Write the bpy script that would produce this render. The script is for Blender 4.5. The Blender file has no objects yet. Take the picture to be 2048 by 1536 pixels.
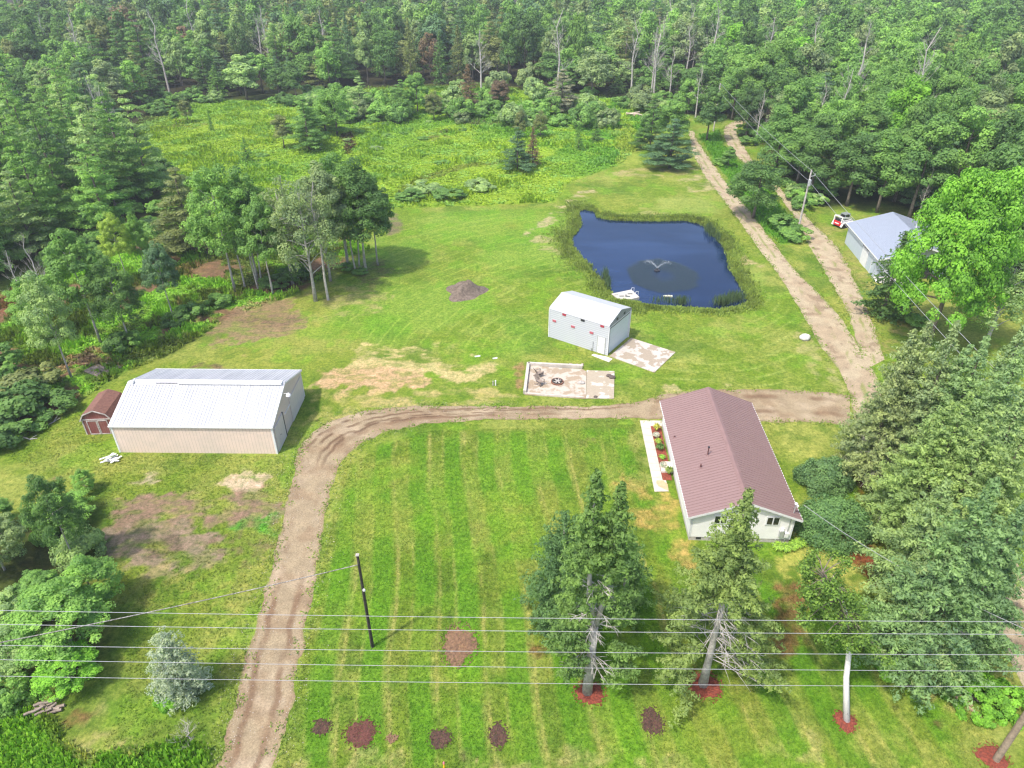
import bpy, math, random
import numpy as np
from mathutils import Vector, Matrix
random.seed(7); RNG = np.random.default_rng(7)
S = bpy.context.scene
# ------------------------------------------------------------------ camera
H0 = 40.0; F = 1420.0; TH = math.atan(F/2205.0)
cam_d = bpy.data.cameras.new('camera'); cam = bpy.data.objects.new('camera', cam_d)
S.collection.objects.link(cam); S.camera = cam
cam_d.sensor_width = 36.0; cam_d.lens = F/2048*36.0; cam_d.clip_start = 0.5; cam_d.clip_end = 5000
cam.location = (0, 0, H0); cam.rotation_euler = (math.pi/2-TH, 0, 0)
# ------------------------------------------------------------------ light
SUN_EL = math.radians(60); SH_AZ = math.radians(40)      # direction the shadows fall, from +X
world = bpy.data.worlds.new('World'); S.world = world; world.use_nodes = True
nt = world.node_tree; nt.nodes.clear()
sky = nt.nodes.new('ShaderNodeTexSky'); sky.sky_type = 'NISHITA'; sky.sun_disc = False
sky.sun_elevation = SUN_EL; sky.sun_rotation = math.radians(90)-(SH_AZ+math.pi)
sky.air_density = 1.0; sky.dust_density = 3.0; sky.ozone_density = 1.0
bg = nt.nodes.new('ShaderNodeBackground'); bg.inputs[1].default_value = 0.15
wo = nt.nodes.new('ShaderNodeOutputWorld')
nt.links.new(sky.outputs[0], bg.inputs[0]); nt.links.new(bg.outputs[0], wo.inputs[0])
sd = bpy.data.lights.new('sun', 'SUN'); sd.energy = 2.3; sd.angle = math.radians(2.5); sd.color = (1.0, 0.94, 0.84)
sun = bpy.data.objects.new('sun', sd); S.collection.objects.link(sun)
sdir = Vector((math.cos(SH_AZ)*math.cos(SUN_EL), math.sin(SH_AZ)*math.cos(SUN_EL), -math.sin(SUN_EL)))
sun.rotation_euler = sdir.to_track_quat('-Z', 'Y').to_euler(); sun.location = (-30, -20, 80)
S.view_settings.view_transform = 'Standard'; S.view_settings.look = 'None'
S.view_settings.exposure = 1.14; S.view_settings.gamma = 1.0
S.render.engine = 'CYCLES'; S.cycles.max_bounces = 6; S.cycles.transparent_max_bounces = 6; S.cycles.filter_width = 1.3
# ------------------------------------------------------------------ helpers
def P(px, py, z=0.0):
    'world point at height z seen at photograph pixel (2048 wide)'
    dx = px-1024; dy = -(py-768)
    X = dx; Y = F*math.cos(TH)+dy*math.sin(TH); Z = -F*math.sin(TH)+dy*math.cos(TH)
    t = (z-H0)/Z
    return (X*t, Y*t, z)
def proj(p):
    X, Y, Z = p[0], p[1], p[2]-H0
    zc = Y*math.cos(TH)-Z*math.sin(TH); yc = Y*math.sin(TH)+Z*math.cos(TH)
    return (1024+F*X/zc, 768-F*yc/zc)
def PP(pts, z=0.0): return [P(a, b, z)[:2] for a, b in pts]
def tree_at(tx, ty, by):
    'foot and height of an upright thing whose top shows at (tx,ty) and foot on row by'
    vy = 768+2205.0
    bx = 1024+(tx-1024)*(by-vy)/(ty-vy)
    b = P(bx, by); lo, hi = 0.0, 39.0
    for _ in range(40):
        m = (lo+hi)/2
        if proj((b[0], b[1], m))[1] > ty: lo = m
        else: hi = m
    return b, lo
LINK = S.collection.objects.link
def haze_box():
    vs = [(x, y, z) for x in (-905, 905) for y in (-305, 1605) for z in (-3, 43)]
    me = bpy.data.meshes.new('haze'); me.from_pydata(vs, [], [(0, 1, 3, 2), (4, 6, 7, 5), (0, 4, 5, 1), (2, 3, 7, 6), (0, 2, 6, 4), (1, 5, 7, 3)])
    m = bpy.data.materials.new('haze_air'); m.use_nodes = True; t = m.node_tree; t.nodes.clear()
    v = t.nodes.new('ShaderNodeVolumePrincipled'); v.inputs['Color'].default_value = (.86, .92, 1, 1); v.inputs['Density'].default_value = HAZE; v.inputs['Anisotropy'].default_value = .2
    o = t.nodes.new('ShaderNodeOutputMaterial'); t.links.new(v.outputs[0], o.inputs['Volume']); me.materials.append(m)
    h = bpy.data.objects.new('haze', me); LINK(h); tag(h, 'thin pale haze hanging over the distant wood', 'haze', kind='stuff')
HAZE = .00032
def tag(o, label=None, cat=None, group=None, kind=None):
    if label: o['label'] = label
    if cat: o['category'] = cat
    if group: o['group'] = group
    if kind: o['kind'] = kind
    return o
def empty(name, loc, rz=0.0, label=None, cat=None, group=None):
    o = bpy.data.objects.new(name, None); LINK(o); o.location = loc; o.rotation_euler = (0, 0, rz)
    o.empty_display_size = 0.3
    return tag(o, label, cat, group)
def np_mesh(name, V, nper, mats=(), face_var=None, col=None, smooth=False):
    'mesh of disjoint polygons with nper corners each (V is n*nper x 3)'
    V = np.asarray(V, dtype=np.float32).reshape(-1, 3); nv = len(V); nf = nv//nper
    me = bpy.data.meshes.new(name); me.vertices.add(nv); me.vertices.foreach_set('co', V.ravel())
    me.loops.add(nv); me.loops.foreach_set('vertex_index', np.arange(nv, dtype=np.int32))
    me.polygons.add(nf); me.polygons.foreach_set('loop_start', np.arange(0, nv, nper, dtype=np.int32))
    try: me.polygons.foreach_set('loop_total', np.full(nf, nper, dtype=np.int32))
    except Exception: pass
    if face_var is not None:
        a = me.attributes.new('var', 'FLOAT', 'FACE'); a.data.foreach_set('value', np.asarray(face_var, dtype=np.float32))
    if col is not None:
        a = me.attributes.new('tint', 'FLOAT_VECTOR', 'FACE'); a.data.foreach_set('vector', np.asarray(col, dtype=np.float32).ravel())
    for m in mats: me.materials.append(m)
    me.update(calc_edges=True); return me
def obj(name, me, parent=None, mat=None):
    o = bpy.data.objects.new(name, me); LINK(o)
    if parent: o.parent = parent
    if mat and not me.materials: me.materials.append(mat)
    return o
class MB:
    def __init__(s): s.v = []; s.f = []
    def add(s, vs, fs):
        n = len(s.v); s.v += [tuple(v) for v in vs]; s.f += [tuple(i+n for i in f) for f in fs]; return s
    def box(s, c, d, rz=0.0, M=None):
        x, y, z = d[0]/2, d[1]/2, d[2]/2; vs = []
        for a in (-x, x):
            for b in (-y, y):
                for e in (-z, z): vs.append(Vector((a, b, e)))
        R = M if M is not None else Matrix.Rotation(rz, 3, 'Z')
        vs = [R @ v + Vector(c) for v in vs]
        return s.add(vs, [(0, 1, 3, 2), (4, 6, 7, 5), (0, 4, 5, 1), (2, 3, 7, 6), (0, 2, 6, 4), (1, 5, 7, 3)])
    def bar(s, a, b, w, h, up=(0, 0, 1)):
        'rectangular bar from a to b'
        a = Vector(a); b = Vector(b); d = (b-a).normalized(); u = Vector(up)
        if abs(d.dot(u)) > .99: u = Vector((1, 0, 0))
        sd_ = d.cross(u).normalized(); u = sd_.cross(d)
        vs = []
        for p in (a, b):
            for i, j in ((-1, -1), (1, -1), (1, 1), (-1, 1)): vs.append(p+sd_*(w/2*i)+u*(h/2*j))
        return s.add(vs, [(3, 2, 1, 0), (4, 5, 6, 7), (0, 1, 5, 4), (1, 2, 6, 5), (2, 3, 7, 6), (3, 0, 4, 7)])
    def tube(s, pts, rad, n=8, cap=True):
        pts = [Vector(p) for p in pts]; k = len(pts)
        if not hasattr(rad, '__len__'): rad = [rad]*k
        vs = []; u = None
        for i, p in enumerate(pts):
            d = (pts[min(i+1, k-1)]-pts[max(i-1, 0)])
            d = d.normalized() if d.length > 1e-6 else Vector((0, 0, 1))
            if u is None: u = d.orthogonal().normalized()
            u = (u-d*u.dot(d)); u = u.normalized() if u.length > 1e-5 else d.orthogonal().normalized()
            w = d.cross(u)
            for j in range(n):
                a = 2*math.pi*j/n; vs.append(p+(u*math.cos(a)+w*math.sin(a))*rad[i])
        fs = []
        for i in range(k-1):
            for j in range(n): fs.append((i*n+j, i*n+(j+1) % n, (i+1)*n+(j+1) % n, (i+1)*n+j))
        if cap: fs.append(tuple(range(n-1, -1, -1))); fs.append(tuple((k-1)*n+j for j in range(n)))
        return s.add(vs, fs)
    def poly(s, pts, z0, z1):
        'prism over an xy outline (counter clockwise)'
        n = len(pts); vs = [(p[0], p[1], z0) for p in pts]+[(p[0], p[1], z1) for p in pts]
        fs = [tuple(range(n-1, -1, -1)), tuple(range(n, 2*n))]+[(i, (i+1) % n, n+(i+1) % n, n+i) for i in range(n)]
        return s.add(vs, fs)
    def ext(s, prof, u0, u1):
        'profile in (v,z) extruded along local x'
        n = len(prof); vs = [(u0, p[0], p[1]) for p in prof]+[(u1, p[0], p[1]) for p in prof]
        fs = [tuple(range(n)), tuple(range(2*n-1, n-1, -1))]+[(i, n+i, n+(i+1) % n, (i+1) % n) for i in range(n)]
        return s.add(vs, fs)
    def ball(s, c, r, nu=10, nv=6, jit=0.0):
        if not hasattr(r, '__len__'): r = (r, r, r)
        vs = []; rr = random.Random(int(abs(c[0]*97+c[1]*31)*10) % 9973)
        for i in range(nv+1):
            ph = math.pi*i/nv
            for j in range(nu):
                a = 2*math.pi*j/nu; q = 1+rr.uniform(-jit, jit)
                vs.append((c[0]+r[0]*q*math.sin(ph)*math.cos(a), c[1]+r[1]*q*math.sin(ph)*math.sin(a), c[2]+r[2]*q*math.cos(ph)))
        fs = [(i*nu+j, (i+1)*nu+j, (i+1)*nu+(j+1) % nu, i*nu+(j+1) % nu) for i in range(nv) for j in range(nu)]
        return s.add(vs, fs)
    def build(s, name, mat, parent=None, smooth=False, bevel=0.0):
        me = bpy.data.meshes.new(name); me.from_pydata([tuple(v) for v in s.v], [], s.f)
        if mat: me.materials.append(mat)
        if smooth:
            me.polygons.foreach_set('use_smooth', [True]*len(me.polygons))
        me.update(); o = obj(name, me, parent)
        if bevel:
            b = o.modifiers.new('bevel', 'BEVEL'); b.width = bevel; b.segments = 2; b.limit_method = 'ANGLE'
        return o
# ------------------------------------------------------------------ materials
def lin(r, g, b):
    def f(c):
        c /= 255.0
        return c/12.92 if c <= .04045 else ((c+.055)/1.055)**2.4
    return (f(r), f(g), f(b), 1.0)
def new_mat(name):
    m = bpy.data.materials.new(name); m.use_nodes = True; nt = m.node_tree
    b = nt.nodes['Principled BSDF']; return m, nt, b
def N(nt, typ, **kw):
    n = nt.nodes.new(typ)
    for k, v in kw.items():
        if k.startswith('i_'):
            key = k[2:]; key = int(key) if key.isdigit() else key
            n.inputs[key].default_value = v
        else: setattr(n, k, v)
    return n
def noise(nt, scale, detail=4, vec=None, rough=.6):
    n = N(nt, 'ShaderNodeTexNoise'); n.inputs['Scale'].default_value = scale
    n.inputs['Detail'].default_value = detail; n.inputs['Roughness'].default_value = rough
    if vec is not None: nt.links.new(vec, n.inputs['Vector'])
    return n
def ramp(nt, fac, stops):
    r = N(nt, 'ShaderNodeValToRGB'); e = r.color_ramp.elements
    while len(e) < len(stops): e.new(0.5)
    for i, (p, c) in enumerate(stops):
        e[i].position = p; e[i].color = c if hasattr(c, '__len__') else (c, c, c, 1)
    nt.links.new(fac, r.inputs[0]); return r
def mixc(nt, fac, a, b, mode='MIX'):
    m = N(nt, 'ShaderNodeMix', data_type='RGBA', blend_type=mode)
    for s_, v in ((m.inputs[0], fac), (m.inputs[6], a), (m.inputs[7], b)):
        if hasattr(v, 'links') or isinstance(v, bpy.types.NodeSocket): nt.links.new(v, s_)
        else: s_.default_value = v
    return m.outputs[2]
def math_n(nt, op, a, b=None, c=None):
    m = N(nt, 'ShaderNodeMath', operation=op)
    for i, v in enumerate((a, b, c)):
        if v is None: continue
        if isinstance(v, bpy.types.NodeSocket): nt.links.new(v, m.inputs[i])
        else: m.inputs[i].default_value = v
    return m.outputs[0]
def simple(name, c, rough=.7, var=.12, scale=6.0, bump=.0, metal=0.0, c2=None, spec=.4, detail=5, thr=(.35, .65)):
    m, nt, b = new_mat(name); tc = N(nt, 'ShaderNodeTexCoord')
    n = noise(nt, scale, detail, tc.outputs['Object'])
    c = tuple(c)[:3]+(1,); d = tuple(x*(1-var) for x in c[:3])+(1,) if c2 is None else tuple(c2)[:3]+(1,)
    e = tuple(min(1, x*(1+var)) for x in c[:3])+(1,) if c2 is None else c
    r = ramp(nt, n.outputs[0], [(thr[0], d), (thr[1], e)])
    n2 = noise(nt, scale*9, 3, tc.outputs['Object'])
    r2 = ramp(nt, n2.outputs[0], [(.3, .88), (.7, 1.08)])
    nt.links.new(mixc(nt, 1.0, r.outputs[0], r2.outputs[0], 'MULTIPLY'), b.inputs['Base Color'])
    b.inputs['Roughness'].default_value = rough; b.inputs['Metallic'].default_value = metal
    b.inputs['Specular IOR Level'].default_value = spec
    if bump:
        bp = N(nt, 'ShaderNodeBump'); bp.inputs['Strength'].default_value = bump; bp.inputs['Distance'].default_value = .05
        nt.links.new(n2.outputs[0], bp.inputs['Height']); nt.links.new(bp.outputs[0], b.inputs['Normal'])
    return m
def lined(name, c, line, axis, spacing, width=.12, rough=.55, stain=None, stain_amt=.25, spec=.4, offset=0.0, stretch=(1, 1, 1)):
    'sheet material with seams every spacing metres along a local axis'
    m, nt, b = new_mat(name); tc = N(nt, 'ShaderNodeTexCoord'); sp = N(nt, 'ShaderNodeSeparateXYZ')
    nt.links.new(tc.outputs['Object'], sp.inputs[0])
    q = math_n(nt, 'MULTIPLY_ADD', sp.outputs[axis], 1.0/spacing, offset)
    fr = math_n(nt, 'FRACT', q); ln = math_n(nt, 'LESS_THAN', fr, width)
    mp = N(nt, 'ShaderNodeMapping'); mp.inputs['Scale'].default_value = stretch
    nt.links.new(tc.outputs['Object'], mp.inputs[0])
    n = noise(nt, 1.2, 6, mp.outputs[0], .7); st = ramp(nt, n.outputs[0], [(.42, 0.0), (.72, 1.0)])
    c4 = tuple(c)[:3]+(1,); stc = tuple(stain)[:3]+(1,) if stain else tuple(x*.7 for x in c4[:3])+(1,)
    base = mixc(nt, math_n(nt, 'MULTIPLY', st.outputs[0], stain_amt), c4, stc)
    n2 = noise(nt, 25, 3, tc.outputs['Object']); r2 = ramp(nt, n2.outputs[0], [(.3, .93), (.7, 1.05)])
    base = mixc(nt, 1.0, base, r2.outputs[0], 'MULTIPLY')
    nt.links.new(mixc(nt, ln, base, tuple(line)[:3]+(1,)), b.inputs['Base Color'])
    b.inputs['Roughness'].default_value = rough; b.inputs['Specular IOR Level'].default_value = spec
    return m
def leaf_mat(name, attr=None, spread=.46, yel=.3, trans=.42):
    m, nt, b = new_mat(name)
    if attr: src = N(nt, 'ShaderNodeAttribute', attribute_name=attr).outputs['Vector']
    else: src = N(nt, 'ShaderNodeObjectInfo').outputs['Color']
    va = N(nt, 'ShaderNodeAttribute', attribute_name='var').outputs['Fac']
    lo = mixc(nt, 1.0, src, (1-spread, 1-spread*.85, 1-spread*.6, 1), 'MULTIPLY')
    hi = mixc(nt, 1.0, src, (1+spread*(1+yel), 1+spread, 1+spread*.2, 1), 'MULTIPLY')
    c = mixc(nt, va, lo, hi)
    nt.links.new(c, b.inputs['Base Color']); b.inputs['Roughness'].default_value = .6
    b.inputs['Specular IOR Level'].default_value = .25
    tr = N(nt, 'ShaderNodeBsdfTranslucent'); nt.links.new(mixc(nt, 1.0, c, (1.15, 1.2, .7, 1), 'MULTIPLY'), tr.inputs[0])
    mx = N(nt, 'ShaderNodeMixShader'); mx.inputs[0].default_value = trans
    nt.links.new(b.outputs[0], mx.inputs[1]); nt.links.new(tr.outputs[0], mx.inputs[2])
    nt.links.new(mx.outputs[0], nt.nodes['Material Output'].inputs[0])
    return m
M_LEAF = leaf_mat('foliage'); M_LEAFT = leaf_mat('foliage_far', 'tint'); M_WEED = leaf_mat('weeds', 'tint', spread=.3, trans=.35)
M_BARK = simple('bark', (.16, .13, .105), .9, .35, 3, .4)
M_BARKG = simple('grey_bark', (.37, .345, .32), .9, .3, 3, .4)
M_BIRCH = simple('birch_bark', (.60, .58, .55), .8, .1, 2.5, .2, c2=(.12, .11, .10), thr=(.30, .40))
M_DEAD = simple('dead_wood', (.40, .37, .34), .9, .25, 3, .3)
M_CONC = simple('concrete', (.44, .40, .36), .85, .15, .7, .15, c2=(.30, .25, .19), thr=(.49, .53), detail=3)
M_CONC2 = simple('clean_concrete', (.56, .53, .48), .85, .08, 2, .15)
M_WHITE = simple('white_paint', (.66, .66, .66), .55, .05, 2)
M_TRIM = simple('white_trim', (.60, .61, .63), .5, .05, 2)
M_DARK = simple('dark_metal', (.03, .03, .035), .5, .2, 4)
M_GLASS = simple('window_glass', (.015, .018, .02), .08, .1, 2, spec=.8)
M_GALV = simple('galvanised_metal', (.42, .43, .44), .45, .15, 5, metal=.3)
M_WIRE = simple('wire', (.32, .32, .34), .5, .1, 5)
M_POLE = simple('weathered_pole', (.26, .20, .15), .9, .3, 3, .4)
M_POLED = simple('dark_pole', (.055, .045, .038), .9, .4, 2, .4)
M_WOOD = simple('weathered_wood', (.25, .20, .165), .85, .3, 2.5, .3)
M_MULCH = simple('red_mulch', (.33, .075, .042), .95, .4, 9, 1.0, c2=(.15, .038, .026))
M_MULCHD = simple('dark_mulch', (.13, .062, .045), .95, .4, 7, 1.0, c2=(.055, .034, .026))
M_SOIL = simple('soil', (.15, .11, .082), .95, .3, 4, .8)
M_ROCK = simple('rock', (.55, .53, .50), .9, .2, 3, .5)
# ------------------------------------------------------------------ numpy noise and regions
def vnoise(x, y, seed=0):
    xi = np.floor(x).astype(np.int64); yi = np.floor(y).astype(np.int64); fx = x-xi; fy = y-yi
    fx = fx*fx*(3-2*fx); fy = fy*fy*(3-2*fy)
    def h(a, b):
        n = (a*374761393+b*668265263+seed*974711) & 0x7fffffff
        n = ((n ^ (n >> 13))*1274126177) & 0x7fffffff
        return ((n ^ (n >> 16)) & 0xffff)/65535.0
    return (h(xi, yi)*(1-fx)+h(xi+1, yi)*fx)*(1-fy)+(h(xi, yi+1)*(1-fx)+h(xi+1, yi+1)*fx)*fy
def fbm(x, y, sc, seed=0, o=4):
    r = 0; a = .5; t = 0
    for k in range(o):
        r = r+a*vnoise(x/sc*2**k, y/sc*2**k, seed+k*17); t += a; a *= .55
    return r/t
def sdist(x, y, poly):
    'signed distance, positive inside'
    ins = np.zeros(x.shape, bool); dm = np.full(x.shape, 1e9); n = len(poly)
    for i in range(n):
        x1, y1 = poly[i]; x2, y2 = poly[(i+1) % n]
        c = ((y1 > y) != (y2 > y)) & (x < (x2-x1)*(y-y1)/((y2-y1) if abs(y2-y1) > 1e-9 else 1e-9)+x1)
        ins ^= c
        dx, dy = x2-x1, y2-y1; t = np.clip(((x-x1)*dx+(y-y1)*dy)/(dx*dx+dy*dy+1e-12), 0, 1)
        dm = np.minimum(dm, (x-x1-t*dx)**2+(y-y1-t*dy)**2)
    d = np.sqrt(dm); return np.where(ins, d, -d)
def sstep(a, b, x):
    t = np.clip((x-a)/(b-a), 0, 1); return t*t*(3-2*t)
# ================================================================== regions (photograph pixels on the ground)
Q2 = lambda pts: [(1000+a/3.793, 380+b/3.793) for a, b in pts]
POND_PX = Q2([(590,165),(640,150),(730,165),(745,210),(830,230),(950,236),(1100,240),(1250,240),(1400,234),(1500,255),(1570,290),(1600,340),(1650,370),(1690,430),(1720,500),(1735,590),(1780,650),(1805,700),(1850,760),(1882,850),(1800,885),(1640,912),(1500,903),(1350,893),(1200,888),(1080,872),(1030,850),(900,835),(840,790),(820,740),(780,690),(700,590),(640,530),(590,480),(545,420),(545,360),(590,320),(615,270),(603,220)])
WZ = -0.35
POND = PP(POND_PX, WZ)
MEADOW = PP([(235,275),(330,195),(600,205),(700,178),(960,165),(1120,190),(1310,200),(1330,240),(1300,270),(1240,330),(1180,350),(1130,370),(1110,405),(1000,410),(860,414),(775,416),(740,420),(700,440),(640,480),(560,510),(480,520),(330,500),(330,440),(320,370),(250,300)])
SWAMP = PP([(-300,720),(-60,640),(60,560),(200,500),(330,470),(420,490),(520,500),(640,480),(700,470),(740,500),(700,520),(640,560),(590,590),(500,620),(430,655),(330,715),(250,745),(160,800),(90,850),(0,905),(-300,960)])
BLWEED = PP([(-200,1390),(60,1400),(110,1440),(130,1490),(180,1510),(280,1500),(360,1480),(420,1500),(410,1545),(380,1600),(-200,1700)])
BUSHZ = PP([(-200,1060),(10,1040),(90,1010),(150,970),(215,1000),(230,1150),(260,1280),(180,1390),(60,1400),(-200,1390)])
TRACKGAP = PP([(1396,270),(1440,262),(1447,290),(1475,320),(1530,370),(1560,410),(1600,470),(1610,480),(1560,490),(1530,465),(1460,365),(1415,305)])
RWOODS = PP([(1484,236),(1500,280),(1560,350),(1600,395),(1650,420),(1760,408),(1880,440),(1990,560),(2080,640),(2700,640),(2300,60),(1400,60),(1410,150),(1440,200)])
BWOODS = PP([(-500,300),(235,278),(330,197),(600,205),(700,178),(960,165),(1120,190),(1310,205),(1420,250),(1484,240),(1560,60),(-500,60)])
LPINES = PP([(-500,700),(-60,625),(60,530),(200,490),(335,455),(320,380),(245,290),(235,270),(-500,270)])
# ------------------------------------------------------------------ ground sheet
xs = np.concatenate([np.linspace(-900, -110, 40), np.arange(-105, -75, 1.5), np.arange(-75, -25, .25), np.arange(-25, 27, .125), np.arange(27, 75.01, .25), np.arange(76.5, 106, 1.5), np.linspace(110, 900, 40)])
ys = np.concatenate([np.linspace(-300, 12, 20), np.arange(16, 130, .25), np.arange(130, 215, .4), np.arange(216, 300, 2.0), np.linspace(305, 1600, 40)])
GX, GY = np.meshgrid(xs, ys); gsh = GX.shape; gx = GX.ravel(); gy = GY.ravel(); NG = len(gx)
col = np.zeros((NG, 3))
nA = fbm(gx, gy, 9, 1); nB = fbm(gx, gy, 2.2, 5); nC = fbm(gx, gy, .8, 9); nD = fbm(gx*.5, gy, 1.4, 23, 5)
nE = fbm(gx*.45, gy, .55, 99, 3)
def L3(r, g, b): return np.array(lin(r, g, b)[:3])*.70
GR = L3(110, 138, 44); GR2 = L3(140, 152, 72); GRD = L3(82, 118, 36); STRAW = L3(176, 166, 112); TAN = L3(178, 150, 112)
BRN = L3(112, 92, 76); DBR = L3(74, 60, 52); MEA = L3(146, 178, 56); MEG = L3(92, 148, 50); LUSH = L3(118, 164, 54)
a = sstep(.38, .62, nA*.5+nB*.3+nC*.2)[:, None]
col[:] = GR*(1-a)+GR2*a
a = sstep(.52, .66, fbm(gx, gy, 5, 31))[:, None]*.6; col = col*(1-a)+GRD*a
def paint(poly, c, w=.5, amp=1.0, dens=1.0, nz=None, lo=.35, hi=.6, scale=None):
    global col
    p = PP(poly) if poly[0][1] > 60 or True else poly
    X = [q[0] for q in p]; Y = [q[1] for q in p]
    bb = (gx > min(X)-4) & (gx < max(X)+4) & (gy > min(Y)-4) & (gy < max(Y)+4)
    if not bb.any(): return
    d = sdist(gx[bb], gy[bb], p)+(nB[bb]-.5)*amp*2.2+(nC[bb]-.5)*amp*1.8
    m = sstep(-w*.6, w*.6, d)*dens*(.55+.45*sstep(.34, .52, nE[bb]))
    if nz is not None: m = m*sstep(lo, hi, nz[bb])
    c = np.asarray(c)
    col[bb] = col[bb]*(1-m[:, None])+c*(.78+.44*nE[bb][:, None])*m[:, None]
def ell(cx, cy, rx, ry, n=14): return [(cx+rx*math.cos(2*math.pi*i/n), cy+ry*math.sin(2*math.pi*i/n)) for i in range(n)]
# mown front lawn: pale mower lines
fl = PP([(690,930),(760,880),(850,858),(1270,848),(1300,990),(1330,1000),(1360,1100),(1700,1200),(1900,1400),(1950,1560),(560,1560),(600,1350),(640,1150)])
d = sdist(gx, gy, fl); inl = sstep(0, 1.2, d)
wx = gx+.10*gy+.2*np.sin(gy*.3)+(fbm(gx, gy, 7, 77)-.5)*.8+.02*(gy-40)
st = np.abs(((wx/1.55) % 1)-.5); pale = sstep(.12, .04, st)*sstep(.38, .60, fbm(gx*2, gy*.4, 1.6, 41))*.7
st2 = np.abs((((wx+.45)/3.1) % 1)-.5); pale = np.maximum(pale, sstep(.06, .02, st2)*sstep(.36, .56, fbm(gx*2, gy*.35, 1.6, 43))*.75)
band = sstep(.35, .65, np.abs((wx/3.1) % 1*2-1))*.8
m = (inl*(pale))[:, None]; col = col*(1-m)+L3(164, 166, 92)*m
m = (inl*band)[:, None]; col = col*(1-m)+L3(92, 142, 34)*m
a = (inl*sstep(.45, .65, nA)*.45)[:, None]; col = col*(1-a)+L3(104, 150, 36)*a
a = (sstep(.5, .72, fbm(gx, gy, 6, 88))*.3)[:, None]; col = col*(1-a)+L3(156, 158, 72)*a
a = (sstep(.56, .7, fbm(gx, gy, 3.2, 89))*.45)[:, None]; col = col*(1-a)+L3(112, 160, 40)*a
# back lawn: curved mower lines
bl = PP([(640,640),(760,450),(800,425),(1110,412),(1180,400),(1150,480),(1210,580),(1190,600),(1100,600),(1090,690),(1040,720),(740,690)])
d = sdist(gx, gy, bl); inb = sstep(-1, 2, d)
a = (inb*.5*sstep(.35,.6,nA))[:, None]; col = col*(1-a)+L3(104, 156, 44)*a
cx0, cy0 = P(1350, 760)[:2]; rad = np.hypot(gx-cx0, (gy-cy0)*.9)+(fbm(gx, gy, 8, 51)-.5)*2
st = np.abs(((rad/1.7) % 1)-.5); m = (inb*sstep(.11, .03, st)*sstep(.35, .6, fbm(gx, gy, 4, 53))*.3)[:, None]
col = col*(1-m)+L3(168, 190, 84)*m
rl = PP([(1200,350),(1380,340),(1440,420),(1560,600),(1690,760),(1640,790),(1360,780),(1240,740),(1340,690),(1500,620),(1440,430),(1220,420)])
d = sdist(gx, gy, rl); inr = sstep(-1, 2, d)
cx1, cy1 = P(1320, 520)[:2]; rad = np.hypot((gx-cx1)*1.0, (gy-cy1)*.75)+(fbm(gx, gy, 6, 55)-.5)*1.2
st = np.abs(((rad/1.3) % 1)-.5); m = (inr*sstep(.14, .03, st)*sstep(.35, .6, fbm(gx, gy, 3, 57))*.33)[:, None]
col = col*(1-m)+L3(176, 190, 104)*m
m = (inr*sstep(.5, .7, nA)*.5)[:, None]; col = col*(1-m)+L3(154, 172, 88)*m
# meadow, undergrowth, woods floor
n1 = fbm(gx, gy, 14, 61); n2 = fbm(gx, gy, 3.5, 63)
d = sdist(gx, gy, MEADOW); m = sstep(-.6, .8, d+(nB-.5)*2)
pxy = np.array([0]);
mc = MEG+(MEA-MEG)*sstep(.44, .60, n1*.55+n2*.45)[:, None]
for cx_, cy_, r_ in ((860, 360, 30), (480, 250, 42), (1000, 390, 16), (360, 320, 20)):
    q = P(cx_, cy_); w_ = np.exp(-((gx-q[0])**2+(gy-q[1])**2*.5)/r_**2)[:, None]; mc = mc*(1-w_*.7)+L3(146, 176, 52)*w_*.6
col = col*(1-m[:, None])+mc*m[:, None]; Mmea = m
d = sdist(gx, gy, SWAMP); m = sstep(-.5, .8, d+(nB-.5)*2.2)
mc = L3(82, 100, 38)+(LUSH-L3(82, 100, 38))*sstep(.42, .6, n2*.6+n1*.4)[:, None]
b_ = sstep(.55, .66, fbm(gx, gy, 4.5, 67))[:, None]; mc = mc*(1-b_)+L3(120, 98, 74)*b_
col = col*(1-m[:, None])+mc*m[:, None]; Msw = m
FLOOR = L3(58, 56, 36)
for R_ in (RWOODS, BWOODS, LPINES, BUSHZ):
    d = sdist(gx, gy, R_); m = sstep(-1, 3, d+(nB-.5)*3)[:, None]
    c_ = FLOOR*(1-nB[:, None])+L3(74, 92, 38)*nB[:, None]
    col = col*(1-m)+c_*m
far = sstep(210, 240, gy)[:, None]; col = col*(1-far)+FLOOR*far
side = sstep(80, 95, np.abs(gx))[:, None]; col = col*(1-side)+FLOOR*side
d = sdist(gx, gy, BLWEED); m = sstep(-.4, .6, d+(nB-.5)*1.5)[:, None]; col = col*(1-m)+LUSH*m
d = sdist(gx, gy, TRACKGAP); m = sstep(-.4, .6, d+(nB-.5)*1.5)[:, None]; col = col*(1-m)+L3(92, 142, 44)*m
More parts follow.
